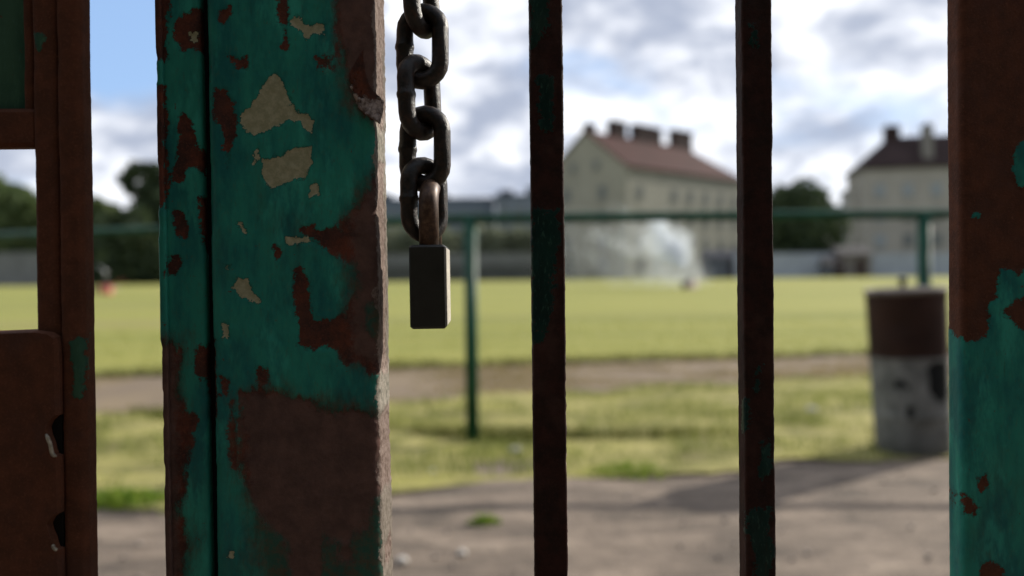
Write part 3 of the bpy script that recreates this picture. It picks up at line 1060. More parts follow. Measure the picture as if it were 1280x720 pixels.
chain = thing('chain', 'rusty steel chain of heavy links hanging beside the wide gate stile', 'chain', tuple(at(529, 58, YC)))
c0 = Vector(chain.location)
lk = link_mesh()
first = None
spec = [(529, -198, -8, 0), (528, -134, 56, 0), (527, -70, -8, 0), (526.5, -6, 64, 0), (528, 58, -9, 0.5), (524.5, 122, 51, 0.5), (531, 186, -14, 0), (530.5, 250, 40, 1.5)]
for i, (px, py, a, tl) in enumerate(spec):
    p = at(px, py, YC) - c0
    if first is None:
        o = first = lk.build('link', M_CHAIN, chain, True)
    else:
        o = first.copy()
        C.objects.link(o)
        o.parent = chain
    o.location = p
    o.rotation_euler = (R(random.uniform(-3, 3)), R(tl + random.uniform(-1, 1)), R(a))
for k in range(9):
    o = first.copy()
    C.objects.link(o)
    o.parent = chain
    o.location = Vector((at(529, -198, YC).x, YC, at(529, -198, YC).z + pitch * (k + 1))) - c0
    o.rotation_euler = (0, 0, R(58 if k % 2 == 0 else -8))


def mat_lock():
    m, t, b = material('dark_lock_body')
    oc = t.node('ShaderNodeTexCoord').outputs['Object']
    n = t.noise(oc, 150, 6, 0.7)
    t.put(b.inputs['Base Color'], t.ramp(n, [(0.3, (0.0096, 0.0096, 0.0077)), (0.7, (0.0165, 0.0158, 0.0120))]))
    b.inputs['Specular IOR Level'].default_value = 0.4
    t.put(b.inputs['Roughness'], t.math('ADD', t.math('MULTIPLY', n, 0.4), 0.3))
    mp = t.node('ShaderNodeMapping')
    t.put(mp.inputs[0], oc)
    mp.inputs['Scale'].default_value = (1, 1, 0.06)
    mp.inputs['Rotation'].default_value = (0, 0.25, 0)
    scr = t.step(t.noise(mp.outputs[0], 900, 3, 0.7), 0.68, 0.72)
    wear = t.step(t.noise(oc, 120, 6, 0.8), 0.60, 0.70)
    base = b.inputs['Base Color'].links[0].from_socket
    t.put(b.inputs['Base Color'], t.mix(t.math('MULTIPLY', t.math('MAXIMUM', scr, wear), 0.30), base, (0.050, 0.040, 0.028)))
    bp = t.node('ShaderNodeBump')
    bp.inputs['Strength'].default_value = 0.35
    bp.inputs['Distance'].default_value = 0.0004
    t.put(bp.inputs['Height'], t.noise(oc, 500, 4, 0.7))
    t.l.new(bp.outputs[0], b.inputs['Normal'])
    return m


def mat_shackle():
    m, t, b = material('rusted_shackle')
    oc = t.node('ShaderNodeTexCoord').outputs['Object']
    n = t.noise(oc, 300, 6, 0.75)
    t.put(b.inputs['Base Color'], t.ramp(n, [(0.3, (0.0150, 0.0067, 0.0045)), (0.5, (0.0600, 0.0285, 0.0150)), (0.7, (0.1425, 0.0825, 0.0480))]))
    b.inputs['Metallic'].default_value = 0.3
    t.put(b.inputs['Roughness'], t.math('ADD', t.math('MULTIPLY', n, 0.4), 0.3))
    return m


YP = 0.394
lock = thing('padlock', 'dark steel padlock seen edge-on, hanging shut from the rusty chain', 'padlock', tuple(at(536, 411, YP)))
lz = (at(536, 306, YP) - at(536, 411, YP)).z
hw = 22.8 * YP / 1000
bodyo = MB().box(-hw, hw, -0.002, 0.036, 0, lz, 0.0012).build('body', mat_lock(), lock)
for zz in (0.2, 0.5, 0.8):     # laminated seams, a hair deep, only on the flat sides
    pass
# shackle: its plane runs away from the camera
sr, sh_, dep = 12.5 * YP / 1000, 0.030, 0.0135
pts = [(0.0006, 0.004, -0.004)]
for i in range(13):
    a = math.pi * i / 12
    pts.append((0.0006 + 0.0004 * math.sin(a), 0.004 + dep - dep * math.cos(a), sh_ - 0.010 + dep * math.sin(a) * 0.72))
pts.append((0.0006, 0.004 + 2 * dep, -0.004))
pts = [(x, y, z + (lz if j else lz)) for j, (x, y, z) in enumerate(pts)]
MB().tube(pts, sr, 18).build('shackle', mat_shackle(), lock, True)
lock.rotation_euler = (0, R(-0.3), R(1.9))
MB().box(hw - 0.0004, hw + 0.0004, -0.0012, 0.0345, 0.0016, lz - 0.0016, 0.0003).build('sunlit_side_strip', simple('painted_side_light', (0.60, 0.55, 0.48), 0.4, 0.2, 300), lock)  # bright strip added as painted sunlight on the padlock's side
kc = MB().lathe([(0.0, -0.0004), (0.0055, -0.0004), (0.0060, 0.0), (0.0060, 0.002)], 20, 0, 0.017).build('key_cylinder', M_BRIGHT, lock, True)
MB().box(-0.0007, 0.0007, 0.0135, 0.0205, -0.00065, 0.0).build('keyhole', M_CHAIN, kc)

# ------------------------------------------------------------------ green railing
M_RAIL = simple('green_rail_paint', (0.0099, 0.0775, 0.0456), 0.5, 0.2, 8, 0.3, 60)
rl = thing('railing', 'dark green tubular railing with one top rail between path and pitch', 'railing', (0, 0, 0))
RAILZ = 1.112
MB().tube([(x, y, RAILZ) for x, y in FX], 0.024, 14).build('top_rail', M_RAIL, rl, True)
pst = None
for i, (x, y) in enumerate(FX):
    if pst is None:
        pst = MB().lathe([(0.032, -0.12), (0.032, RAILZ - 0.004)], 20, cap0=True, cap1=True).build('post', M_RAIL, rl, True)
        o = pst
    else:
        o = pst.copy()
        C.objects.link(o)
        o.parent = rl
    o.location = (x, y, 0)

# ------------------------------------------------------------------ drum bin
def mat_drum():
    m, t, b = material('two_tone_drum_paint')
    oc = t.node('ShaderNodeTexCoord').outputs['Object']
    sp = t.node('ShaderNodeSeparateXYZ')
    t.put(sp.inputs[0], oc)
    n = t.noise(oc, 14, 6, 0.7)
    n2 = t.noise(oc, 5, 4, 0.6)
    z = t.math('ADD', sp.outputs[2], t.math('MULTIPLY', t.math('SUBTRACT', n, 0.5), 0.015))
    topm = t.step(z, 0.437, 0.445)
    white = t.mix(t.step(n, 0.35, 0.7), (0.12, 0.125, 0.122), (0.235, 0.24, 0.235))
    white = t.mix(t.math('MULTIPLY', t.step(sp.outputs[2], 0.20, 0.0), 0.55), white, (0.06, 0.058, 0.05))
    spots = t.step(t.math('ADD', t.attr('spot'), t.math('MULTIPLY', t.math('SUBTRACT', n, 0.5), 45)), -4, 4)
    white = t.mix(spots, white, (0.008, 0.009, 0.010))
    brown = t.mix(t.step(n2, 0.35, 0.7), (0.026, 0.013, 0.0098), (0.048, 0.024, 0.0175))
    c = t.mix(topm, white, brown)
    t.put(b.inputs['Base Color'], c)
    b.inputs['Roughness'].default_value = 0.75
    b.inputs['Specular IOR Level'].default_value = 0.15
    return m


g0, g1 = ground_at(1094, 573), ground_at(1190, 573)
bd = thing('litter_bin', 'round steel drum bin, brown above and dirty white below, standing on the dirt', 'bin')
rb = (g1 - g0).length / 2
bcy = (g0.y + g1.y) / 2 + rb
bcx = (g0.x + g1.x) / 2 * bcy / ((g0.y + g1.y) / 2)
bd.location = (bcx, bcy, 0)
bd.rotation_euler = (0, R(-2.6), 0)
HB = 0.742
pro = [(rb * 0.93, 0.0), (rb * 0.97, 0.006), (rb * 0.97, 0.02), (rb * 0.985, 0.16), (rb * 1.01, 0.17), (rb * 1.01, 0.18), (rb * 0.99, 0.19), (rb * 1.01, 0.42),
       (rb * 1.035, 0.43), (rb * 1.035, 0.442), (rb * 1.01, 0.452), (rb * 1.03, HB - 0.02), (rb * 1.03, HB - 0.012)]
fine = []
for i in range(len(pro) - 1):
    k = max(1, int((pro[i + 1][1] - pro[i][1]) / 0.012))
    fine += [(pro[i][0] + (pro[i + 1][0] - pro[i][0]) * q / k, pro[i][1] + (pro[i + 1][1] - pro[i][1]) * q / k) for q in range(k)]
fine.append(pro[-1])
mb = MB().lathe(fine, 72, cap0=True)
V = np.array(mb.v)
th = np.arctan2(V[:, 0], -V[:, 1])            # zero towards the gate
vth = math.atan2(bcx, bcy)
s1 = (th + vth) * rb * 1000
zz = V[:, 2] * 1000
mmpx = bcy
spot = np.full(len(V), -60.0)
for pl in ([(-75, 315), (-60, 345), (-30, 350), (-5, 325), (-2, 295), (-28, 318), (-50, 305)], [(-15, 235), (8, 240), (12, 185), (-6, 165), (-18, 195)],
           [(70, 395), (110, 430), (190, 410), (190, 260), (120, 235), (85, 290)]):
    spot = np.maximum(spot, poly_sdf(s1, zz, pl))
# dents
dent = 0.010 * np.exp(-(((s1 + 40) / 70) ** 2 + ((zz - 600) / 60) ** 2)) + 0.008 * np.exp(-(((s1 - 60) / 60) ** 2 + ((zz - 110) / 50) ** 2))
sc_ = 1 - dent / rb
V[:, 0] *= sc_
V[:, 1] *= sc_
mb.v = [tuple(p) for p in V]
smooth_by_angle(mb.build('drum', mat_drum(), bd, True, dict(spot=spot)))
M_RIM = simple('bleached_rim', (0.20, 0.17, 0.15), 0.6, 0.2, 20)
M_LID = simple('lid_grey_brown', (0.17, 0.14, 0.125), 0.6, 0.2, 12, 0.3, 40)
MB().lathe([(rb * 1.03, HB - 0.014), (rb * 1.065, HB - 0.010), (rb * 1.065, HB + 0.004), (rb * 1.03, HB + 0.010), (rb * 1.0, HB + 0.004), (rb * 1.0, HB - 0.01)], 64).build('rim', M_RIM, bd, True)
lid = MB().lathe([(rb * 1.0, HB - 0.002), (rb * 0.94, HB + 0.004), (rb * 0.5, HB + 0.012), (rb * 0.06, HB + 0.016)], 64, cap1=True).build('lid', M_LID, bd, True)
MB().lathe([(0.012, HB + 0.010), (0.012, HB + 0.034), (0.019, HB + 0.040), (0.019, HB + 0.054), (0.010, HB + 0.060)], 20, -0.01, 0, cap1=True).build('knob', simple('dark_knob', (0.03, 0.025, 0.022), 0.6), lid, True)

# ------------------------------------------------------------------ the far side of the pitch
M_WALL1 = simple('weathered_render', (0.2726, 0.2651, 0.2162), 0.9, 0.06, 0.25)
M_WALL2 = simple('grey_beige_render', (0.3040, 0.2880, 0.2528), 0.9, 0.06, 0.25)
M_ROOF = simple('red_brown_tiles', (0.0432, 0.0107, 0.0090), 0.9, 0.18, 0.5)
M_CHIM = simple('sooty_brick', (0.032, 0.019, 0.018), 0.9, 0.2, 2)
M_PANE = simple('dark_pane', (0.1190, 0.1360, 0.1360), 0.35, 0.2, 0.8)
M_PANEL = simple('pale_curtained_pane', (0.2640, 0.3000, 0.3240), 0.3, 0.2, 0.8)
M_FRAME = simple('window_frame_paint', (0.2550, 0.2550, 0.2250), 0.7, 0.1, 1)
M_PALE = simple('pale_dormer', (0.1800, 0.1710, 0.1575), 0.8, 0.08, 1)

_wm = {}


def window(parent, M, u, z, wdt, hgt, mat):
    """one window on a wall plane; M maps (u, out, z) to house space"""
    key = (round(wdt, 2), round(hgt, 2), mat.name)
    if key not in _wm:
        fr = MB()
        t = 0.10
        fr.box(-wdt / 2, wdt / 2, -0.09, 0.02, 0, t)
        fr.box(-wdt / 2 - 0.1, wdt / 2 + 0.1, -0.18, -0.092, -0.05, 0.06)
        fr.box(-wdt / 2, wdt / 2, -0.09, 0.02, hgt - t, hgt)
        fr.box(-wdt / 2, -wdt / 2 + t, -0.09, 0.02, t, hgt - t)
        fr.box(wdt / 2 - t, wdt / 2, -0.09, 0.02, t, hgt - t)
        fr.box(-0.04, 0.04, -0.085, 0.02, t, hgt - t)
        f = fr.build('window', M_FRAME, parent)
        p = MB().box(-wdt / 2 + t, wdt / 2 - t, -0.05, 0.01, t, hgt - t).build('pane', mat, f)
        _wm[key] = (f.data, p.data)
    else:
        f = bpy.data.objects.new('window', _wm[key][0])
        C.objects.link(f)
        f.parent = parent
        p = bpy.data.objects.new('pane', _wm[key][1])
        C.objects.link(p)
        p.parent = f
    ox, oy, ang = M
    f.location = (ox + u * math.cos(ang), oy + u * math.sin(ang), z)
    f.rotation_euler = (0, 0, ang)
    return f


def house(label, loc, rz, L, Wd, eave, ridge, hip0, hip1, wall, roof, over=0.4):
    """x along the ridge 0..L, y 0..Wd away from the front; hips give the inset of the ridge ends (0 = gable)"""
    h = thing('house', label, 'house', loc, rz)
    mb = MB().box(0, L, 0, Wd, -0.5, eave)
    for end, hp in ((0, hip0), (L, hip1)):
        if hp == 0:
            x0, x1 = (0, 0.35) if end == 0 else (L - 0.35, L)
            mb.add([(x0, 0, eave), (x1, 0, eave), (x0, Wd, eave), (x1, Wd, eave), (x0, Wd / 2, ridge - 0.08), (x1, Wd / 2, ridge - 0.08)],
                   [(0, 4, 2), (1, 3, 5), (0, 1, 5, 4), (2, 4, 5, 3)])
    mb.build('wall', wall, h)
    # plinth and cornice
    MB().box(0.02 if not hip0 else -0.12, L + 0.12, -0.12, Wd + 0.12, eave - 0.45, eave - 0.12).build('cornice', M_FRAME, h)
    r = MB()
    t = 0.18
    ex = over
    ya, yb = -ex, Wd + ex
    sl = (ridge - eave) / (Wd / 2)
    ze = eave - sl * ex + 0.12
    a0 = -ex if hip0 else -0.25
    a1 = L + ex if hip1 else L + 0.25
    top = [(a0, ya, ze), (a1, ya, ze), (a1, yb, ze), (a0, yb, ze), (hip0 if hip0 else a0, Wd / 2, ridge + 0.12), (L - hip1 if hip1 else a1, Wd / 2, ridge + 0.12)]
    bot = [(x, y, z - t) for x, y, z in top]
    fs = [(0, 1, 5, 4), (2, 3, 4, 5), (6, 10, 11, 7), (8, 11, 10, 9), (0, 6, 7, 1), (2, 8, 9, 3)]
    fs += [(3, 0, 4), (9, 10, 6), (3, 9, 6, 0)] if hip0 else [(0, 4, 10, 6), (4, 3, 9, 10)]
    fs += [(1, 2, 5), (7, 11, 8), (1, 7, 8, 2)] if hip1 else [(5, 1, 7, 11), (2, 5, 11, 8)]
    r.add(top + bot, fs)
    ro = r.build('roof', roof, h)
    return h, ro


def chimney(roof, x, y, lx, ly, z0, z1, pots=2):
    mb = MB().box(x - lx / 2, x + lx / 2, y - ly / 2, y + ly / 2, z0, z1 - 0.25)
    mb.box(x - lx / 2 - 0.12, x + lx / 2 + 0.12, y - ly / 2 - 0.12, y + ly / 2 + 0.12, z1 - 0.25, z1)
    for i in range(pots):
        cx = x + lx * ((i + 0.5) / pots - 0.5)
        mb.lathe([(0.16, z1), (0.13, z1 + 0.45)], 8, cx, y, cap1=True)
    mb.build('chimney', M_CHIM, roof)


# first house: gable towards the pitch's left, long side running away to the right
h1c = Vector((14.5, 100.0, 0))
A1 = math.atan2(18, 19)
L1, W1, EV1, RG1 = 27.5, 13.8, 14.2, 19.3
h1, r1 = house('tall pale tenement with red-brown roof and row of chimneys behind the spray', tuple(h1c), A1, L1, W1, EV1, RG1, 0, 5.0, M_WALL1, M_ROOF)
for x, lx, zz in ((0.9, 1.4, 20.2), (6.6, 3.0, 21.3), (13.2, 6.0, 21.4), (21.6, 4.6, 21.7)):
    chimney(r1, x, W1 / 2, lx, 1.1, 17.5, zz, 2)
for z in (10.1, 6.9, 3.7, 0.9):
    for i in range(7):
        if (i in (1,)) and z > 10:
            continue
        window(h1, (0, -0.0, 0), 2.6 + i * 3.75, z, 1.2, 1.7, M_PANE)
    for i in (0, 1):
        window(h1, (0, W1, -math.pi / 2), 3.6 + i * 6.2, z, 1.3, 1.9, M_PANE)
for i in (0, 1):
    window(h1, (0, W1, -math.pi / 2), 4.8 + i * 4.0, 14.0, 1.0, 1.3, M_PANE)

# second house: front to the pitch, hipped at its left end
h2, r2 = house('large pale hipped-roof house at the right, behind the white wall', (48.3, 110.0, 0), R(-10), 34, 9, 15.0, 19.4, 4.6, 4.6, M_WALL2, simple('dark_red_brown_tiles', (0.032, 0.020, 0.020), 0.9, 0.2, 0.5))
chimney(r2, 5.0, 4.5, 2.0, 1.1, 17.2, 21.0, 2)
chimney(r2, 16.0, 4.5, 2.4, 1.2, 17.2, 20.8, 2)
d = MB().box(8.0, 9.3, 0.7, 1.7, 15.3, 20.2)
d.box(7.9, 9.4, 0.6, 1.8, 20.2, 20.45)
d.lathe([(0.2, 20.45), (0.16, 20.9)], 8, 8.65, 1.2, cap1=True)
d.build('rendered_chimney', M_PALE, r2)
for z in (10.6, 7.2, 3.8, 1.0):
    for i in range(9):
        window(h2, (0, 0, 0), 2.2 + i * 3.6, z, 1.4, 1.9, M_PANEL if (z > 9 or i % 3 == 0) else M_PANE)
    window(h2, (0, 9.0, -math.pi / 2), 4.5, z, 1.2, 1.8, M_PANE)
# lower wing at its left
h3, r3 = house('low grey wing beside the large hipped house, behind the dark tree', (52.2, 124.0, 0), R(-10), 8, 5, 13.0, 13.4, 1.0, 1.0, simple('grey_wing_render', (0.30, 0.31, 0.32), 0.9, 0.05, 0.3), simple('grey_roof_felt', (0.20, 0.21, 0.22), 0.8, 0.1, 1))
for z in (9.5, 6.0):
    window(h3, (0, 0, 0), 1.0, z, 1.2, 1.6, M_PANE)


# far blocks in the middle, distance haze put into their bluish colours
def block(name, label, x0, x1, y, z1, mat, roofm, rows, wpx=4.2, dep=14, bits=()):
    b_ = thing(name, label, 'building', (x0, y, 0))
    L = x1 - x0
    MB().box(0, L, 0, dep, -0.5, z1).build('wall', mat, b_)
    rf = MB().box(-0.4, L + 0.4, -0.4, dep + 0.4, z1 + 0.003, z1 + 0.6)
    for a, c, h in bits:
        rf.box(a, c, 3, 8, z1 + 0.603, z1 + 0.6 + h)
    rf.build('roof', roofm, b_)
    nw = int(L / wpx)
    for r_ in rows:
        for i in range(nw):
            window(b_, (0, 0, 0), wpx * (i + 0.6), r_, 2.0, 1.6, M_PANE)
    return b_


M_BLK = simple('hazy_blue_grey_panels', (0.115, 0.14, 0.17), 0.85, 0.1, 0.12)
M_BLK2 = simple('hazy_pale_blue_grey_panels', (0.14, 0.165, 0.195), 0.85, 0.1, 0.12)
M_BLKR = simple('hazy_slate_blue_roof', (0.05, 0.06, 0.08), 0.8, 0.15, 0.1)
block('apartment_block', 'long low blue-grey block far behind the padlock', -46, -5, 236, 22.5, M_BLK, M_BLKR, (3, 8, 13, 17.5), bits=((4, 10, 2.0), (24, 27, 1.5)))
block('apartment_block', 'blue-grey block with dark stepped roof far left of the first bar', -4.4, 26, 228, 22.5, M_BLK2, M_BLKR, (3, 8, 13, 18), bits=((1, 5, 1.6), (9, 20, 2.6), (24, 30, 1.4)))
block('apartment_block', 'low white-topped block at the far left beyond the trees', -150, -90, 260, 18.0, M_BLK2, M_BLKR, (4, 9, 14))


# trees
def leafmat(name, a, b_, c):
    m, t, bs = material(name)
    tone = t.attr('tone')
    col = t.ramp(tone, [(0.15, a), (0.5, b_), (0.9, c)])
    t.put(bs.inputs['Base Color'], col)
    bs.inputs['Roughness'].default_value = 0.7
    bs.inputs['Specular IOR Level'].default_value = 0.2
    tr = t.node('ShaderNodeBsdfTranslucent')
    t.put(tr.inputs[0], col)
    mx = t.node('ShaderNodeMixShader')
    mx.inputs[0].default_value = 0.3
    t.l.new(bs.outputs[0], mx.inputs[1])
    t.l.new(tr.outputs[0], mx.inputs[2])
    t.l.new(mx.outputs[0], t.n['Material Output'].inputs[0])
    return m


M_LF_D = leafmat('dark_leaves', (0.0270, 0.0450, 0.0240), (0.0450, 0.0675, 0.0330), (0.0825, 0.1125, 0.0450))
M_LF_M = leafmat('mid_leaves', (0.0525, 0.0825, 0.0330), (0.0900, 0.1275, 0.0450), (0.1500, 0.1875, 0.0675))
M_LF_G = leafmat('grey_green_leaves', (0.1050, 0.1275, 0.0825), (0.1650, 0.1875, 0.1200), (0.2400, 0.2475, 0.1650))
M_BARK = simple('bark', (0.065, 0.050, 0.040), 0.95, 0.2, 3)


def tree(label, x, y, h, r, lobes, nleaf, mat, size=0.45, trunk_h=0.35, name='tree', group=None, zflat=1.0):
    t = thing(name, label, 'tree' if name == 'tree' else name, (x, y, 0), 0, group)
    tb = MB()
    lean = random.uniform(-0.3, 0.3)
    top = Vector((lean, 0, h * 0.75))
    pts = [Vector((0, 0, -0.3)), Vector((lean * 0.2, 0, h * trunk_h)), Vector((lean * 0.6, 0.1, h * 0.55)), top]
    r0 = max(0.08, h * 0.028)
    tb.tube(pts, [r0 * 1.3, r0, r0 * 0.65, r0 * 0.2], 9)
    for lx, ly, lz, lr in lobes:
        a = pts[1].lerp(pts[2], random.random())
        e = Vector((lx * r, ly * r, lz * h))
        tb.tube([a, a.lerp(e, 0.5) + Vector((0, 0, 0.05 * h)), e], [r0 * 0.45, r0 * 0.28, r0 * 0.08], 6)
    tb.build('trunk', M_BARK, t, True)
    vol = np.array([l[3] ** 2 for l in lobes])
    cnt = (nleaf * vol / vol.sum()).astype(int)
    Vs, tones = [], []
    for (lx, ly, lz, lr), c in zip(lobes, cnt):
        dirs = RNG.normal(size=(c, 3))
        dirs /= np.linalg.norm(dirs, axis=1)[:, None]
        rad = lr * r * (0.45 + 0.6 * RNG.random(c) ** 0.6)
        bumpy = 0.75 + 0.6 * fbm(dirs[:, 0] * 2.2 + lx * 9 + 30, dirs[:, 1] * 2.2 + 30, dirs[:, 2] * 2.2 + 30, 3)
        cen = np.array([lx * r, ly * r, lz * h]) + dirs * (rad * bumpy)[:, None] * np.array([1, 1, zflat])
        u = RNG.normal(size=(c, 3))
        u /= np.linalg.norm(u, axis=1)[:, None]
        v = np.cross(u, RNG.normal(size=(c, 3)))
        v /= np.linalg.norm(v, axis=1)[:, None]
        s = size * (0.5 + RNG.random(c))[:, None]
        Vs.append(np.stack([cen - u * s, cen + v * s * 0.5, cen + u * s, cen - v * s * 0.5], 1))
        tones.append(np.repeat(np.clip(RNG.random(c) * 0.7 + 0.3 * fbm(cen[:, 0], cen[:, 1] + 50, cen[:, 2], 2), 0, 1), 4))
    V = np.concatenate(Vs).reshape(-1, 3)
    F = np.arange(len(V)).reshape(-1, 4)
    mesh_obj('crown', V, F, mat, t, False, dict(tone=np.concatenate(tones)))
    return t


def rlobes(k, zc=0.62, spread=0.55, zsp=0.25, lr=(0.35, 0.6)):
    return [(random.uniform(-spread, spread), random.uniform(-spread, spread), zc + random.uniform(-zsp, zsp), random.uniform(*lr)) for _ in range(k)]


def px_tree(px, ptop, pw, D, *a, **k):
    """place by its look: centre column, top row, width in the photograph"""
    top = at(px, ptop, D)
    return tree(a[0], top.x, D, top.z, pw / 2 * D / FPX, *a[1:], **k)


# right: the dark round tree beside the second bar
px_tree(1000, 227, 118, 92, 'dark round tree between the right bar and the large hipped house', [(-0.5, 0, 0.55, 0.55), (0.05, 0, 0.72, 0.55), (0.5, 0.1, 0.55, 0.5), (0, -0.1, 0.4, 0.6), (-0.3, 0, 0.75, 0.4), (0.35, 0, 0.35, 0.5), (-.55, 0, .35, .5)], 9000, M_LF_D, size=0.4)
# left: tall thin-crowned tree with sky through it
px_tree(176, 203, 92, 95, 'tall ragged dark tree with sky showing through its crown at the left', [(-0.15, 0, 0.93, 0.24), (0.25, 0, 0.94, 0.22), (0.5, 0, 0.90, 0.30), (-0.40, 0, 0.86, 0.22), (-0.28, 0, 0.78, 0.18), (0.30, 0, 0.76, 0.32), (0.65, 0, 0.66, 0.45), (0.2, 0, 0.6, 0.40), (-0.1, 0, 0.5, 0.4)], 5200, M_LF_D, size=0.33)
px_tree(158, 246, 70, 90, 'broad dark bush-like tree below the ragged tall tree', rlobes(8, 0.55, 0.6, 0.25), 6500, M_LF_D)
px_tree(122, 243, 60, 97, 'mid green round tree just right of the left gate frame', rlobes(7, 0.58, 0.5, 0.28), 5000, M_LF_M)
px_tree(30, 218, 80, 96, 'mid green full-crowned tree seen through the left gate opening', rlobes(9, 0.58, 0.6, 0.28), 7000, M_LF_M)
px_tree(-22, 228, 90, 100, 'green tree at the far left edge of the view', rlobes(8, 0.58, 0.6, 0.28), 6000, M_LF_M)
px_tree(215, 225, 70, 99, 'dark tree mostly hidden behind the cover strip', rlobes(8, 0.58, 0.6, 0.28), 5500, M_LF_D)
# hedge-like row under them
for i, (px, tp, wd, D) in enumerate([(112, 288, 90, 88), (180, 292, 90, 89), (250, 285, 90, 90), (320, 284, 90, 92)]):
    px_tree(px, tp, wd, D, ['dark bushy shrub at the left edge of the row across the pitch', 'dark bushy shrub under the ragged tall tree across the pitch', 'dark shrub hidden mostly behind the cover strip', 'dark shrub hidden behind the wide stile'][i],
            [(-0.6, 0, 0.45, 0.42), (-0.1, 0, 0.55, 0.45), (0.45, 0, 0.5, 0.45), (0.0, 0, 0.25, 0.5), (-.5, 0, .2, .45), (.5, 0, .2, .45)], 4200, M_LF_D, size=0.35, name='shrub', group='dark shrubs across the pitch')
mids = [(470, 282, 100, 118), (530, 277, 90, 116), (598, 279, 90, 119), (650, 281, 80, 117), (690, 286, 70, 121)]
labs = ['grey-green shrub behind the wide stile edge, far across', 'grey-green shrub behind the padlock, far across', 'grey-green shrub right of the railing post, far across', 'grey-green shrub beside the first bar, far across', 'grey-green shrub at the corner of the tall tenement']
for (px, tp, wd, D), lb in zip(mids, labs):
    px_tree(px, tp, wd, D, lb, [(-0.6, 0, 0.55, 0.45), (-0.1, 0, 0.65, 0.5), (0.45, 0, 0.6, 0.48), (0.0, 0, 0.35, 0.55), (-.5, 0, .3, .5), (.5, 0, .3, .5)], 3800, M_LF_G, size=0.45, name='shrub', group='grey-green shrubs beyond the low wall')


# unseen trees added in two rows behind the viewer to darken the gate's front
ta = tree('tall dark avenue tree added behind the viewer for shade, leftmost', -10.5, -8.0, 10.5, 3.6, rlobes(12, 0.55, 0.6, 0.34, (0.45, 0.7)), 9000, M_LF_D, size=0.30)
tb_ = tree('tall dark avenue tree added behind the viewer for shade, rightmost', 10.5, -8.2, 11.0, 3.6, rlobes(12, 0.55, 0.6, 0.34, (0.45, 0.7)), 9000, M_LF_D, size=0.30)
AV = [(-15.5, -6.0, ta), (-5.2, -8.4, tb_), (0.2, -7.8, ta), (5.4, -8.3, tb_), (15.0, -6.5, ta), (-7.8, -12.5, tb_), (-2.4, -12.2, ta), (3.0, -12.6, tb_), (8.2, -12.4, ta)]
for i, (x, y, src) in enumerate(AV):
    o = src.copy()
    C.objects.link(o)
    o.location = (x, y, 0)
    o.rotation_euler = (0, 0, i * 1.9)
    o['label'] = 'dark avenue tree in the row added behind the viewer for shade'
    for c_ in src.children:
        q_ = c_.copy()
        C.objects.link(q_)
        q_.parent = o
_av = sorted([o for o in C.objects if o.parent is None and 'avenue tree' in o.get('label', '')], key=lambda o: (o.location.y < -10, o.location.x))
_where = ['first from the left, nearer row', 'second from the left, nearer row', 'third from the left, nearer row', 'middle of the nearer row', 'third from the right, nearer row',
          'second from the right, nearer row', 'last at the right, nearer row', 'first from the left, back row', 'second from the left, back row', 'third from the left, back row', 'last at the right, back row']
for o, wh_ in zip(_av, _where):
    o['group'] = 'unseen trees added behind the viewer for shade'
    o['label'] = 'dark unseen tree added behind the viewer for shade, ' + wh_


# low walls and sheds
def wall(label, px0, px1, D, zt_, mat, posts=None, pm=None, name='wall', th=0.25):
    a, b_ = at(px0, 340, D).x, at(px1, 340, D).x
    w_ = thing(name, label, 'wall', (a, D, 0))
    L = b_ - a
    n = max(1, int(L / 3.0))
    st = L / n
    pan = None
    for i in range(n):
        if pan is None:
            pan = MB().box(0.0, st - 0.16, 0, th * 0.5, -0.2, zt_, 0.02).build('panel', mat, w_)
            pc = MB().box(-0.15, 0.0, -0.05, th * 0.5 + 0.05, -0.2, zt_ + 0.08, 0.02).build('post', pm or mat, w_)
        else:
            for s_ in (pan, pc):
                o = s_.copy()
                C.objects.link(o)
                o.parent = w_
                o.location = (i * st, 0, 0)
    return w_


M_CONC = simple('grey_concrete', (0.15, 0.155, 0.14), 0.95, 0.12, 0.8)
M_CONCD = simple('dark_stained_concrete', (0.065, 0.07, 0.065), 0.95, 0.2, 0.5)
M_WHITE = simple('whitewashed_wall', (0.27, 0.30, 0.34), 0.85, 0.07, 0.6)
wall('low dark concrete wall edging the far side of the pitch, left and middle', 255, 700, 86.5, 1.65, M_CONCD)
wall('lighter grey concrete wall standing behind the low dark one', 240, 720, 96, 3.2, M_CONC)
wall('grey wall seen through the left gate opening', -120, 62, 87, 3.6, simple('mid_grey_render', (0.15, 0.155, 0.15), 0.9, 0.1, 0.5))
wall('white wall left of the dark shed, below the dark tree', 920, 1043, 85, 2.6, M_WHITE)
wall('white wall right of the dark shed, below the hipped house', 1092, 1290, 86, 2.5, M_WHITE)


def shed(label, px0, px1, D, hgt, mat, roofm, dp=3.0):
    a, b_ = at(px0, 340, D).x, at(px1, 340, D).x
    s_ = thing('shed', label, 'shed', (a, D, 0))
    L = b_ - a
    MB().box(0, L, 0, dp, -0.2, hgt).build('wall', mat, s_)
    MB().add([(-0.2, -0.3, hgt + .005), (L + 0.2, -0.3, hgt + .005), (L + 0.2, dp + 0.3, hgt + .005), (-0.2, dp + 0.3, hgt + .005), (-0.2, dp / 2, hgt + 0.9), (L + 0.2, dp / 2, hgt + 0.9)],
             [(0, 1, 5, 4), (2, 3, 4, 5), (1, 2, 5), (3, 0, 4), (0, 3, 2, 1)]).build('roof', roofm, s_)
    MB().box(L * 0.55, L * 0.55 + 0.9, -0.05, -0.003, 0, 1.95).build('door', M_CHIM, s_)
    return s_


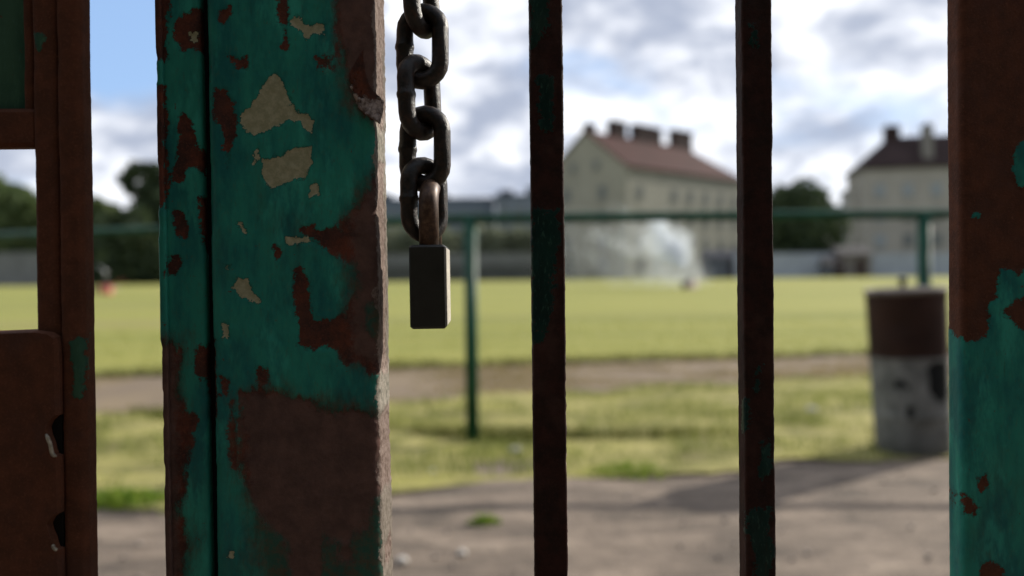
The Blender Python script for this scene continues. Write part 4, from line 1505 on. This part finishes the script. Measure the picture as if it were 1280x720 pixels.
M_SH1 = simple('grey_brown_boards', (0.13, 0.12, 0.115), 0.9, 0.15, 1.5)
M_SH2 = simple('slate_boards', (0.10, 0.11, 0.13), 0.9, 0.15, 1.5)
shed('small grey-brown gabled shed between the two white walls', 1050, 1088, 84, 2.4, M_SH1, simple('shed_felt', (0.09, 0.085, 0.085), 0.9))
shed('low dark slate-grey shed left of the right bar, by the spray', 884, 935, 86, 2.2, M_SH2, simple('shed_felt_dark', (0.12, 0.115, 0.12), 0.9))
shed('small dark shed left of the taller shed roof', 1034, 1050, 83.2, 1.3, M_SH2, M_SH1, 1.6)

# sprinklers on the pitch
M_RED = simple('faded_red_paint', (0.42, 0.12, 0.085), 0.5, 0.15, 3)
M_PINK = simple('pale_pink_plastic', (0.62, 0.45, 0.42), 0.5, 0.1, 3)
M_RUB = simple('black_rubber', (0.025, 0.025, 0.025), 0.8, 0.1, 3)
M_STEEL = simple('galvanised_pipe', (0.45, 0.46, 0.47), 0.4, 0.1, 5, metallic=0.6)


def sprinkler(label, px, py, s=1.0, red=M_RED):
    g = ground_at(px, py)
    t = thing('sprinkler', label, 'sprinkler', (g.x, g.y, 0.012), R(20), 'sprinklers on the pitch')
    wy = MB().lathe([(0.17 * s, -0.05), (0.20 * s, -0.03), (0.20 * s, 0.03), (0.17 * s, 0.05)], 20, cap0=True, cap1=True)
    wh = None
    for sx in (-1, 1):
        if wh is None:
            wh = wy.build('wheel', M_RUB, t, True)
            o = wh
        else:
            o = wh.copy()
            C.objects.link(o)
            o.parent = t
        o.location = (sx * 0.42 * s, 0, 0.2 * s)
        o.rotation_euler = (0, R(90), 0)
    MB().lathe([(0.10 * s, -0.36 * s), (0.25 * s, -0.34 * s), (0.25 * s, 0.34 * s), (0.10 * s, 0.36 * s)], 20, cap0=True, cap1=True).build('hose_drum', red, t, True)
    dr = t.children[-1]
    dr.location = (0, 0, 0.38 * s)
    dr.rotation_euler = (0, R(90), 0)
    MB().tube([(0, 0, 0.5 * s), (0, 0, 0.85 * s), (-0.12 * s, 0.05, 1.0 * s), (-0.35 * s, 0.12, 1.13 * s)], [0.03, 0.03, 0.028, 0.014], 10).build('nozzle_pipe', M_STEEL, t, True)
    MB().tube([(-0.42 * s, 0, 0.2 * s), (0.42 * s, 0, 0.2 * s)], 0.025, 8).build('axle', M_STEEL, t, True)
    MB().tube([(0.35 * s, -0.05, 0.45 * s), (0.6 * s, -0.3, 0.52 * s), (0.6 * s, 0.3, 0.52 * s), (0.35 * s, 0.05, 0.45 * s)], 0.02, 8).build('handle', red, t, True)
    return t


sp1 = sprinkler('small reddish wheeled sprinkler at the foot of the water spray', 864, 361, 0.95, M_PINK)
sp2 = sprinkler('red wheeled sprinkler far off beside the left gate frame', 133, 368, 1.25)

# water spray: droplets in three bursts thrown up and back to the left, and drifting mist
M_WATER, tw, bw = material('water_droplets')
bw.inputs['Base Color'].default_value = (0.92, 0.94, 0.96, 1)
bw.inputs['Roughness'].default_value = 0.3
trn = tw.node('ShaderNodeBsdfTranslucent')
trn.inputs[0].default_value = (0.95, 0.97, 1, 1)
mxw = tw.node('ShaderNodeMixShader')
mxw.inputs[0].default_value = 0.45
tw.l.new(bw.outputs[0], mxw.inputs[1])
tw.l.new(trn.outputs[0], mxw.inputs[2])
tw.l.new(mxw.outputs[0], tw.n['Material Output'].inputs[0])


def droplets(src):
    out = []

    def burst(p0, p1, p2, n, s0, s1, keep=1.0, r=1.0):
        """quadratic arc from p0 over p1 to p2 with a spread that grows"""
        t = RNG.random(n) ** 0.8
        P0, P1, P2 = (np.array(p) for p in (p0, p1, p2))
        tt = t[:, None]
        c = (1 - tt) ** 2 * P0 + 2 * tt * (1 - tt) * P1 + tt ** 2 * P2
        sp = (s0 + (s1 - s0) * t)[:, None]
        c = c + RNG.normal(size=(n, 3)) * sp * np.array([1, 1, 0.8])
        clump = fbm(c[:, 0] * 1.6 + 30, c[:, 1] * 0.5 + 30, c[:, 2] * 1.6 + 30, 3)
        c = c[clump > RNG.random(n) * keep]
        out.append((c, np.full(len(c), r)))
    x, y, z = src

    def q(px, py, dy=0.0):
        p = at(px, py, y + dy)
        return (p.x, p.y, p.z)
    s = (x, y, z)
    for (tx, ty, dy_, n_) in ((851, 292, 1.5, 2400), (843, 293, 2, 2400), (847, 318, 1, 1300), (832, 308, 2, 2400), (822, 275, 3, 4800), (815, 279, 3, 4200), (803, 300, 4, 2200), (770, 262, 6, 900), (740, 290, 7, 700)):
        m_ = q((tx + 864) / 2 - 3, (ty + 355) / 2 - 4, dy_ / 2)
        burst(s, m_, q(tx, ty, dy_), n_, 0.03, 0.30, 0.8)
    env = np.array([(864, 350), (856, 326), (847, 290), (840, 299), (832, 305), (822, 274), (812, 284), (800, 302), (785, 298), (772, 260), (762, 270), (748, 296), (735, 288), (720, 262), (705, 264), (680, 285)], float)[::-1]
    n_ = 21000
    pxs = 680 + 186 * RNG.random(n_) ** 0.85
    tops = np.interp(pxs, env[:, 0], env[:, 1])
    u_ = RNG.random(n_) ** 1.35
    pys = tops + (356 - tops) * u_
    dys = (866 - pxs) / 186 * 8
    pts_ = []
    for a, b_, c_ in zip(pxs, pys, dys):
        p = at(a, b_, y + c_)
        pts_.append((p.x, p.y, p.z))
    c = np.array(pts_) + RNG.normal(size=(n_, 3)) * np.array([0.42, 0.42, 0.34])
    cl = fbm(c[:, 0] * 1.1 + 30, c[:, 1] * 0.3 + 30, c[:, 2] * 1.3 + 30, 4)
    dens_ = np.clip(0.24 + 1.1 * ((pxs - 680) / 186) ** 2.4, 0, 1) * np.clip((cl - 0.22) * 2.6, 0.15, 1.2)
    c = c[dens_ > RNG.random(n_)]
    out.append((c, np.full(len(c), 0.85)))
    c = np.concatenate([o[0] for o in out])
    r = np.concatenate([o[1] for o in out])
    ok = c[:, 2] > 0.05
    return c[ok], r[ok]


srcp = sp1.location + Vector((-0.33, 0.11, 1.08))
dc, drr = droplets((srcp.x, srcp.y, srcp.z))
nd = len(dc)
rr = (0.012 + 0.012 * RNG.random(nd)) * drr
tet = np.array([(1, 1, 1), (-1, -1, 1), (-1, 1, -1), (1, -1, -1)]) * 0.9
# random spins
qn = RNG.normal(size=(nd, 4))
qn /= np.linalg.norm(qn, axis=1)[:, None]
a_, b__, c_, d_ = qn.T
Rm = np.stack([1 - 2 * (c_**2 + d_**2), 2 * (b__*c_ - a_*d_), 2 * (b__*d_ + a_*c_), 2 * (b__*c_ + a_*d_), 1 - 2 * (b__**2 + d_**2), 2 * (c_*d_ - a_*b__),
               2 * (b__*d_ - a_*c_), 2 * (c_*d_ + a_*b__), 1 - 2 * (b__**2 + c_**2)], -1).reshape(-1, 3, 3)
TV = np.einsum('nij,kj->nki', Rm, tet) * rr[:, None, None] + dc[:, None, :]
k4 = np.arange(nd)[:, None] * 4
TF = np.concatenate([k4 + np.array(f) for f in ((0, 1, 2), (0, 3, 1), (0, 2, 3), (1, 3, 2))])
wt = mesh_obj('water', TV.reshape(-1, 3), TF, M_WATER, None, False)
tag(wt, 'white spray of water thrown across the pitch before the tall tenement', 'water', kind='stuff')
print('scene built, droplets', nd, 'objects', len(bpy.data.objects))
